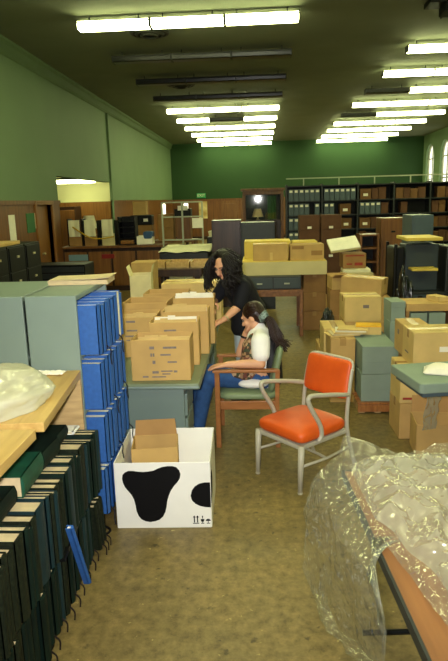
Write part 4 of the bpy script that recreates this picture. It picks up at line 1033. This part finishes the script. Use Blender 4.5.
# table with sheets, left of centre
t = thing('library_table', 'dark wooden library table holding trays and a pale mattress-like pile', 'table', (-1.38, 11.05, 0))
MB().bb(-.60, .42, -1.2, 1.2, .79, .91).build('table_top', 'darkwood', t, bev=.006)
for x in (-.52, .34):
    for y in (-1.1, 1.1): MB().bb(x-.05, x+.05, y-.05, y+.05, 0, .79).build('leg', 'darkwood', t, bev=.004)
for k in range(3):
    t = thing('wooden_tray', 'shallow golden wooden tray on the library table, %s of three' % ['left','middle','right'][k], 'tray', (-1.78+.40*k, 10.3, .912), .03*(k-1), 'golden trays on the library table')
    MB().bb(-.19, .19, -.28, .28, 0, .02).build('base', 'oakside', t)
    m = MB(); m.bb(-.19, .19, -.28, -.265, .02, .1).bb(-.19, .19, .265, .28, .02, .1).bb(-.19, -.175, -.265, .265, .02, .1).bb(.175, .19, -.265, .265, .02, .1); m.build('rim', 'oak', t)
t = thing('sheet_pile', 'pale greenish-white pile of large sheets on the library table', 'papers', (-1.35, 11.62, .912))
MB().bb(-.50, .40, -.55, .55, 0, .17).build('boards', 'darkgrey', t, bev=.02)
m = MB(); m.grid(24, 24, lambda u, v: V((-.52+.96*u, -.58+1.16*v, .19+.03*noise.noise(V((u*4, v*4, 0)))+.05*v))); m.build('top_sheet', 'matt', t, smooth=True, solid=.012)

# ------------------------------------------------------------------ dark cabinets, glazed case
cabinet((-.62, 11.65, 0), (.55, .6, 1.64), 'darkwood', 'very dark brown wooden cabinet behind the standing woman\'s head', 'wooden_cabinet', rows=1, knob='blackmetal')
cabinet((-.03, 11.35, 0), (.62, .6, 1.60), 'darkgrey', 'dark grey steel cabinet beside the very dark brown one', rows=2, knob='blackmetal')
t = thing('display_case', 'glazed wooden display case against the far wall with projecting cornice', 'display case', (.13, 20.3, 0))
MB().bb(-.66, .66, -.3, .3, 2.16, 2.36).bb(-.72, .72, -.36, .34, 2.28, 2.36).build('cornice', 'midwood', t, bev=.01)
for s in (-1, 1): MB().bb(s*.62-.05, s*.62+.05, -.3, .3, 0, 2.16).build('side', 'midwood', t)
MB().bb(-.57, .57, .26, .3, 0, 2.16).build('back', 'mirror', t); MB().bb(-.57, .57, -.28, .26, 0, 1.35).build('base', 'darkwood', t)
MB().bb(-.57, .57, -.27, -.262, 1.35, 2.16).build('glass', 'glass', t)
t = thing('table_lamp', 'table lamp with pale shade inside the glazed display case', 'lamp', (-.05, 20.15, 1.352))
MB().tube([(0,0,0),(0,0,.03),(0,0,.12)], [.09,.03,.02], 12).build('base', 'brass', t); MB().tube([(0,0,.1),(0,0,.36)], [.19,.11], 20).build('lamp_shade', 'cream', t, smooth=False)
t = thing('curtain', 'green hanging cloth inside the glazed case near its right side', 'cloth', (.42, 20.35, 1.352))
m = MB(); m.grid(30, 4, lambda u, v: V((-.14+.28*u, .02*math.sin(u*20), .76*v))); m.build('cloth', 'noticegreen', t, solid=.006)

# ------------------------------------------------------------------ service counter and clutter on it
t = thing('service_counter', 'brown wooden service counter in front of the lit opening', 'counter', (-3.45, 14.15, 0))
MB().bb(-1.15, 1.18, -.30, .34, 0, 1.0).build('body', 'darkwood', t, bev=.005); MB().bb(-1.15, 1.24, -.38, .38, 1.0, 1.05).build('counter_top', 'midwood', t, bev=.006)
for k in range(4): MB().bb(-1.1+.57*k, -.58+.57*k, -.315, -.301, .12, .92).build('panel', 'midwood', t, bev=.006)
MB().bb(-1.0, -.55, -.33, -.316, .72, .86).build('pale_sign', 'bluelabel', t); MB().bb(-.22, .08, -.33, -.316, .76, .86).build('red_panel', 'redpanel', t)
CT = 1.051
for k, x in enumerate((-4.30, -3.93, -3.52)):
    t = thing('magazine_file', 'white draped papers in a dark upright file on the counter, %s from the left' % nth(k), 'file', (x, 14.1, CT), 0, 'draped upright files on the counter')
    MB().bb(-.15, .15, -.14, .2, 0, .26).build('body', 'card3' if k < 2 else 'paleboard', t)
    for s in (-1, 1): MB().bb(s*.165-.012, s*.165+.012, -.14, .2, .0, .58+.05*(k==0)).build('side', 'blackmetal', t)
    MB().grid(8, 10, lambda u, v: V((-.13+.26*u, -.16-.02*math.sin(v*3)-.01*math.sin(u*9), .22+.38*v))).build('paper_sheet', 'matt', t, solid=.006)
o = MB().tube(bez([(-4.33,13.9,1.50),(-4.15,13.87,1.38),(-3.92,13.87,1.25),(-3.66,13.86,1.22),(-3.36,13.88,1.26)], 6), .016, 6).build('rope', 'rope'); tag(o, 'yellow rope drooping across the draped files on the counter', 'rope')
t = thing('tray_stack', 'stack of black letter trays standing on the counter', 'trays', (-3.08, 14.15, CT))
for k in range(5): MB().bb(-.2, .2, -.18, .18, .13*k, .13*k+.02).bb(-.2, -.17, -.18, .18, .13*k, .13*k+.13).bb(.17, .2, -.18, .18, .13*k, .13*k+.13).build('tray', 'blackmetal', t)
MB().bb(-.2, .2, .16, .18, 0, .65).build('back', 'blackmetal', t); MB().bb(-.16, .16, -.2, .14, .021, .11).build('wooden_block', 'doorwood', t, bev=.02)
t = thing('telephone_box', 'white machine with a blue cover on the counter right of the trays', 'machine', (-2.68, 14.1, CT)); MB().bb(-.18,.2,-.15,.15,0,.2).build('body','paper',t,bev=.02); MB().bb(-.02,.2,-.16,.16,.12,.3).build('cover','bluefab',t,bev=.04)
# desk and boxes beyond the counter
t = thing('wooden_desk', 'brown wooden desk crowded with boxes, right of the counter end', 'desk', (-2.9, 16.4, 0))
MB().bb(-.7, 1.2, -.4, .4, .95, 1.0).build('desk_top', 'midwood', t)
for x in (-.64, 1.14): MB().bb(x-.05, x+.05, -.38, .38, 0, .95).build('side', 'midwood', t)
def cb(x, y, z, d, lab, mat): return carton((x, y, z), 0, d, lab, mat=mat, tape=False)
cb(-3.15, 16.4, 1.0, (.55,.4,.42), 'brown carton on the wooden desk under the black machine', 'card3')
t = thing('typewriter', 'black machine with two white labels on the brown carton', 'machine', (-3.15, 16.35, 1.421)); MB().bb(-.30,.28,-.2,.2,0,.26).build('body','blackmetal',t,bev=.02)
for x in (-.16, .12): MB().bb(x-.06, x+.06, -.206, -.199, .09, .17).build('white_label', 'paper', t)
cb(-3.2, 16.4, 1.684, (.36,.3,.36), 'tan carton topmost above the black machine', 'card')
cb(-2.5, 16.35, 1.0, (.42,.4,.34), 'brown carton on the wooden desk beside the black machine stack', 'card3')
cb(-2.5, 16.35, 1.341, (.42,.36,.35), 'brown carton on the one beside the black machine stack', 'card3')
t = thing('printer', 'small black printer with white paper before the metal rack', 'printer', (-2.03, 16.3, 1.0)); MB().bb(-.17,.2,-.2,.2,0,.6).build('stand','midwood',t); MB().bb(-.22,.22,-.2,.2,.6,.82).build('body','blackmetal',t,bev=.02); MB().bb(-.12,.14,-.22,-.1,.78,.9).build('paper','paper',t)
t = thing('metal_rack', 'empty pale metal rack frame standing behind the sheet pile', 'rack', (-1.72, 13.6, 0))
for x in (-.45, 0, .45): MB().bb(x-.018, x+.018, -.02, .02, 0, 2.0).build('post', 'steel', t)
for z in (1.15, 1.66, 1.98): MB().bb(-.45, .45, -.018, .018, z, z+.03).build('rail', 'steel', t)
MB().bb(.22, .46, -.03, -.022, 1.42, 1.64).build('paper', 'paper', t)
for k, x in enumerate((-3.35, -2.55)):
    t = thing('wall_light', 'narrow glowing light before the far panelling, %s of two' % ['left','right'][k], 'wall light', (x, 21.3, 0)); MB().bb(-.05,.05,-.05,.05,0,1.5).build('stand','darkwood',t); MB().bb(-.07,.07,-.06,.06,1.5,1.95).build('glass','sconce',t,bev=.02)
# far clutter under the exit sign
t = thing('rack_cart', 'greenish cart of papers near the far poster', 'cart', (-1.1, 17.5, 0))
MB().bb(-.4,.45,-.3,.3,0,1.0).build('body','darkgrey',t,bev=.02)
for k in range(5): MB().box((-.3+.15*k, 0, 1.08+.03*(k%3)), (.1,.4,.16+.06*(k%3)), ry=.1*(k-2)).build('paper_bundle', ['matt','bluegrey','paper','noticegreen','matt'][k], t)
t = thing('exit_sign', 'green EXIT sign on the far wall', 'sign', (-3.05, YB-.04, 2.30)); MB().bb(-.24,.24,-.03,.03,-.12,.12).build('panel','signgreen',t,bev=.01)
fc = bpy.data.curves.new('lettering', 'FONT'); fc.body = 'EXIT'; fc.size = .2; fc.align_x = 'CENTER'; fc.align_y = 'CENTER'; fc.extrude = .004
fo = bpy.data.objects.new('lettering_source', fc); COL.objects.link(fo); bpy.context.view_layer.update()
fm = bpy.data.meshes.new_from_object(fo.evaluated_get(bpy.context.evaluated_depsgraph_get())); bpy.data.objects.remove(fo); bpy.data.curves.remove(fc)
fo = bpy.data.objects.new('lettering', fm); COL.objects.link(fo); fo.parent = t; fo.location = (0,-.034,0); fo.rotation_euler = (PI/2,0,0); fm.materials.clear(); fm.materials.append(MT['paper'])
o = MB().bb(-3.2,-2.75,YB-.05,YB-.035,1.1,2.0).build('poster', 'poster'); tag(o, 'orange and yellow poster on the far panelling below the exit sign', 'poster')
# notices on the left panelling
for y, z0, z1, wd, mat, lab, nm in ((11.05, 1.3, 1.85, .28, 'paper', 'tall narrow white notice on the left panelling', 'notice'), (11.98, 1.48, 1.86, .42, 'noticegreen', 'green notice on the left panelling', 'notice'), (12.30-.12, 1.55, 1.86, .16, 'cream', 'small cream notice right of the green one', 'notice')):
    if nm and mat == 'cream': y = 12.33-.0; 
    o = MB().bb(XL+.021, XL+.03, y-wd/2 if mat != 'cream' else 12.22, y+wd/2 if mat != 'cream' else 12.246+.0, z0, z1).build(nm, mat); tag(o, lab, 'notice')
# black card cabinets on the left
for k in range(3):
    cabinet((-3.78, 7.80+.625*k, 0), (.6, .62, 1.46), 'blackmetal', 'black filing cabinet by the left wall, %s of the row from the camera' % nth(k), cols=1, rows=4, rz=math.radians(90), group='black filing cabinets', knob='brass')
o = MB().bb(-.25, .25, -.55, .55, 0, .05).build('wooden_board', 'oak', bev=.004); o.location = (-3.78, 8.2, 1.462); tag(o, 'brown board lying on the black filing cabinets', 'board')
t = thing('index_drawers', 'low dark green drawer unit right of the black filing cabinets', 'drawer unit', (-3.55, 10.6, 0)); MB().bb(-.5,.5,-.3,.3,0,.98).build('body','blackmetal',t,bev=.01)
for k in range(3): MB().bb(-.48,.48,-.31,-.3,.63+.11*k,.72+.11*k).build('drawer','darkgrey',t)
# adjoining room contents
t = thing('alcove_light', 'lit fluorescent fixture glowing in the opening beyond the counter', 'ceiling light', (-5.42, 17.9, 2.66), 0)
MB().bb(-.62,.62,-.1,.1,.06,.12).build('housing','limegrey',t)
for s in (-1, 1): MB().tube([(-.60,s*.06,.01),(.60,s*.06,.01)], .05, 10).build('tube','tube',t)
for s in (-1, 1): MB().tube([(s*.5,0,.12),(s*.5,0,.54)], .012, 6).build('hanger','fixdark',t)
t = thing('wooden_cupboard', 'dark brown cupboard inside the lit opening', 'cupboard', (-6.1, 18.5, 0)); MB().bb(-.6,.55,-.3,.3,0,1.95).build('body','darkwood',t)
for s in (-1, 1): MB().bb(-.02+s*.29-.26,-.02+s*.29+.26,-.32,-.301,.1,1.85).build('door','midwood',t,bev=.01)
t = thing('desk_lamp', 'pale lampshade glowing before the dark cupboard beyond the counter', 'lamp', (-4.35, 15.4, 0)); MB().tube([(0,0,0),(0,0,1.4)],.03,8).build('base','darkwood',t); MB().tube([(0,0,1.4),(0,0,1.72)],[.20,.13],18).build('lamp_shade','matt',t)

# ------------------------------------------------------------------ long library shelving
SHY = 16.3; Z6 = [.10,.46,.83,1.20,1.57,1.94]; BW = .92; SX = .72; NB = 6
for b in range(NB):
    t = thing('steel_shelving', 'bay of dark steel library shelving, %s bay from its left end' % nth(b), 'shelving', (SX+BW*b, SHY, 0), 0, 'bays of the long library shelving')
    for x in ((0, BW) if b == NB-1 else (0,)): MB().bb(x-.02, x+.02, -.22, .2, 0, 2.36).build('post', 'darkgrey', t)
    for z in Z6+[2.33]: MB().bb(.021, BW-.021, -.21, .19, z-.03, z-.004).build('shelf', 'darkgrey', t)
    MB().bb(.021, BW-.021, .19, .2, 0, 2.3).build('back', 'blackmetal', t)
    MB().bb(.0, BW, -.0, .02, 2.5, 2.53).bb(.44, .47, 0, .02, 2.327, 2.5).build('top_rail', 'steel', t)
def binder(x, z, lab):
    t = thing('document_box', lab, 'box', (x, SHY-.03, z), 0, 'grey-blue document boxes on the long shelving')
    MB().bb(-.062, .062, -.15, .15, 0, .30).build('body', 'bluegrey', t, bev=.004); MB().bb(-.04, .04, -.154, -.149, .215, .275).build('label', 'paper', t); return t
def brown(x, z, w, h, mat, lab, lbl=False):
    t = thing('storage_box', lab, 'box', (x, SHY-.01, z), 0, 'brown storage boxes on the long shelving')
    MB().bb(-w/2, w/2, -.16, .16, 0, h*.75).build('body', mat, t, bev=.004); MB().bb(-w/2-.004, w/2+.004, -.164, .164, h*.7, h).build('lid', mat, t, bev=.004)
    if lbl: MB().bb(-.06, .06, -.168, -.16, h*.3, h*.55).build('label', 'paper', t)
rowname = {5:'top', 4:'second', 3:'third', 2:'fourth', 1:'fifth', 0:'lowest'}
bayname = [nth(i) for i in range(NB)]
plan = {(5,0):'bbbbbb', (5,1):'bbbbbb', (4,0):'bbbb.b', (4,1):'bb.T', (3,0):'bbbbbb', (3,1):'.TT', (2,0):'bb', (2,1):'.T', (5,2):'TDD', (4,2):'bbbbD', (3,2):'TDD', (2,2):'DD'}
rr = random.Random(3)
for b in range(NB):
    for r_ in range(6):
        pat = plan.get((r_, b)) or ''.join(rr.choice('DBDB.') for _ in range(4)); x = SX+BW*b+.05; i = 0
        for ch in pat:
            at = '%s on the %s shelf of bay %s of the long shelving' % (nth(i), rowname[r_], ['one','two','three','four','five','six'][b])
            if ch == 'b': binder(x+.066, Z6[r_]-.003, 'grey-blue document box, '+at); x += .137
            elif ch == '.': x += .13; continue
            elif ch == 'T': brown(x+.15, Z6[r_]-.003, .28, .27, 'shelfbrown', 'tan storage box, '+at, True); x += .30
            else:
                wv = rr.uniform(.17, .22)
                if x+wv > SX+BW*(b+1)-.03: continue
                brown(x+wv/2, Z6[r_]-.003, wv-.02, rr.uniform(.24,.30), 'card4' if ch == 'D' else 'shelfbrown', '%s storage box, ' % ('dark brown' if ch == 'D' else 'brown')+at); x += wv
            i += 1
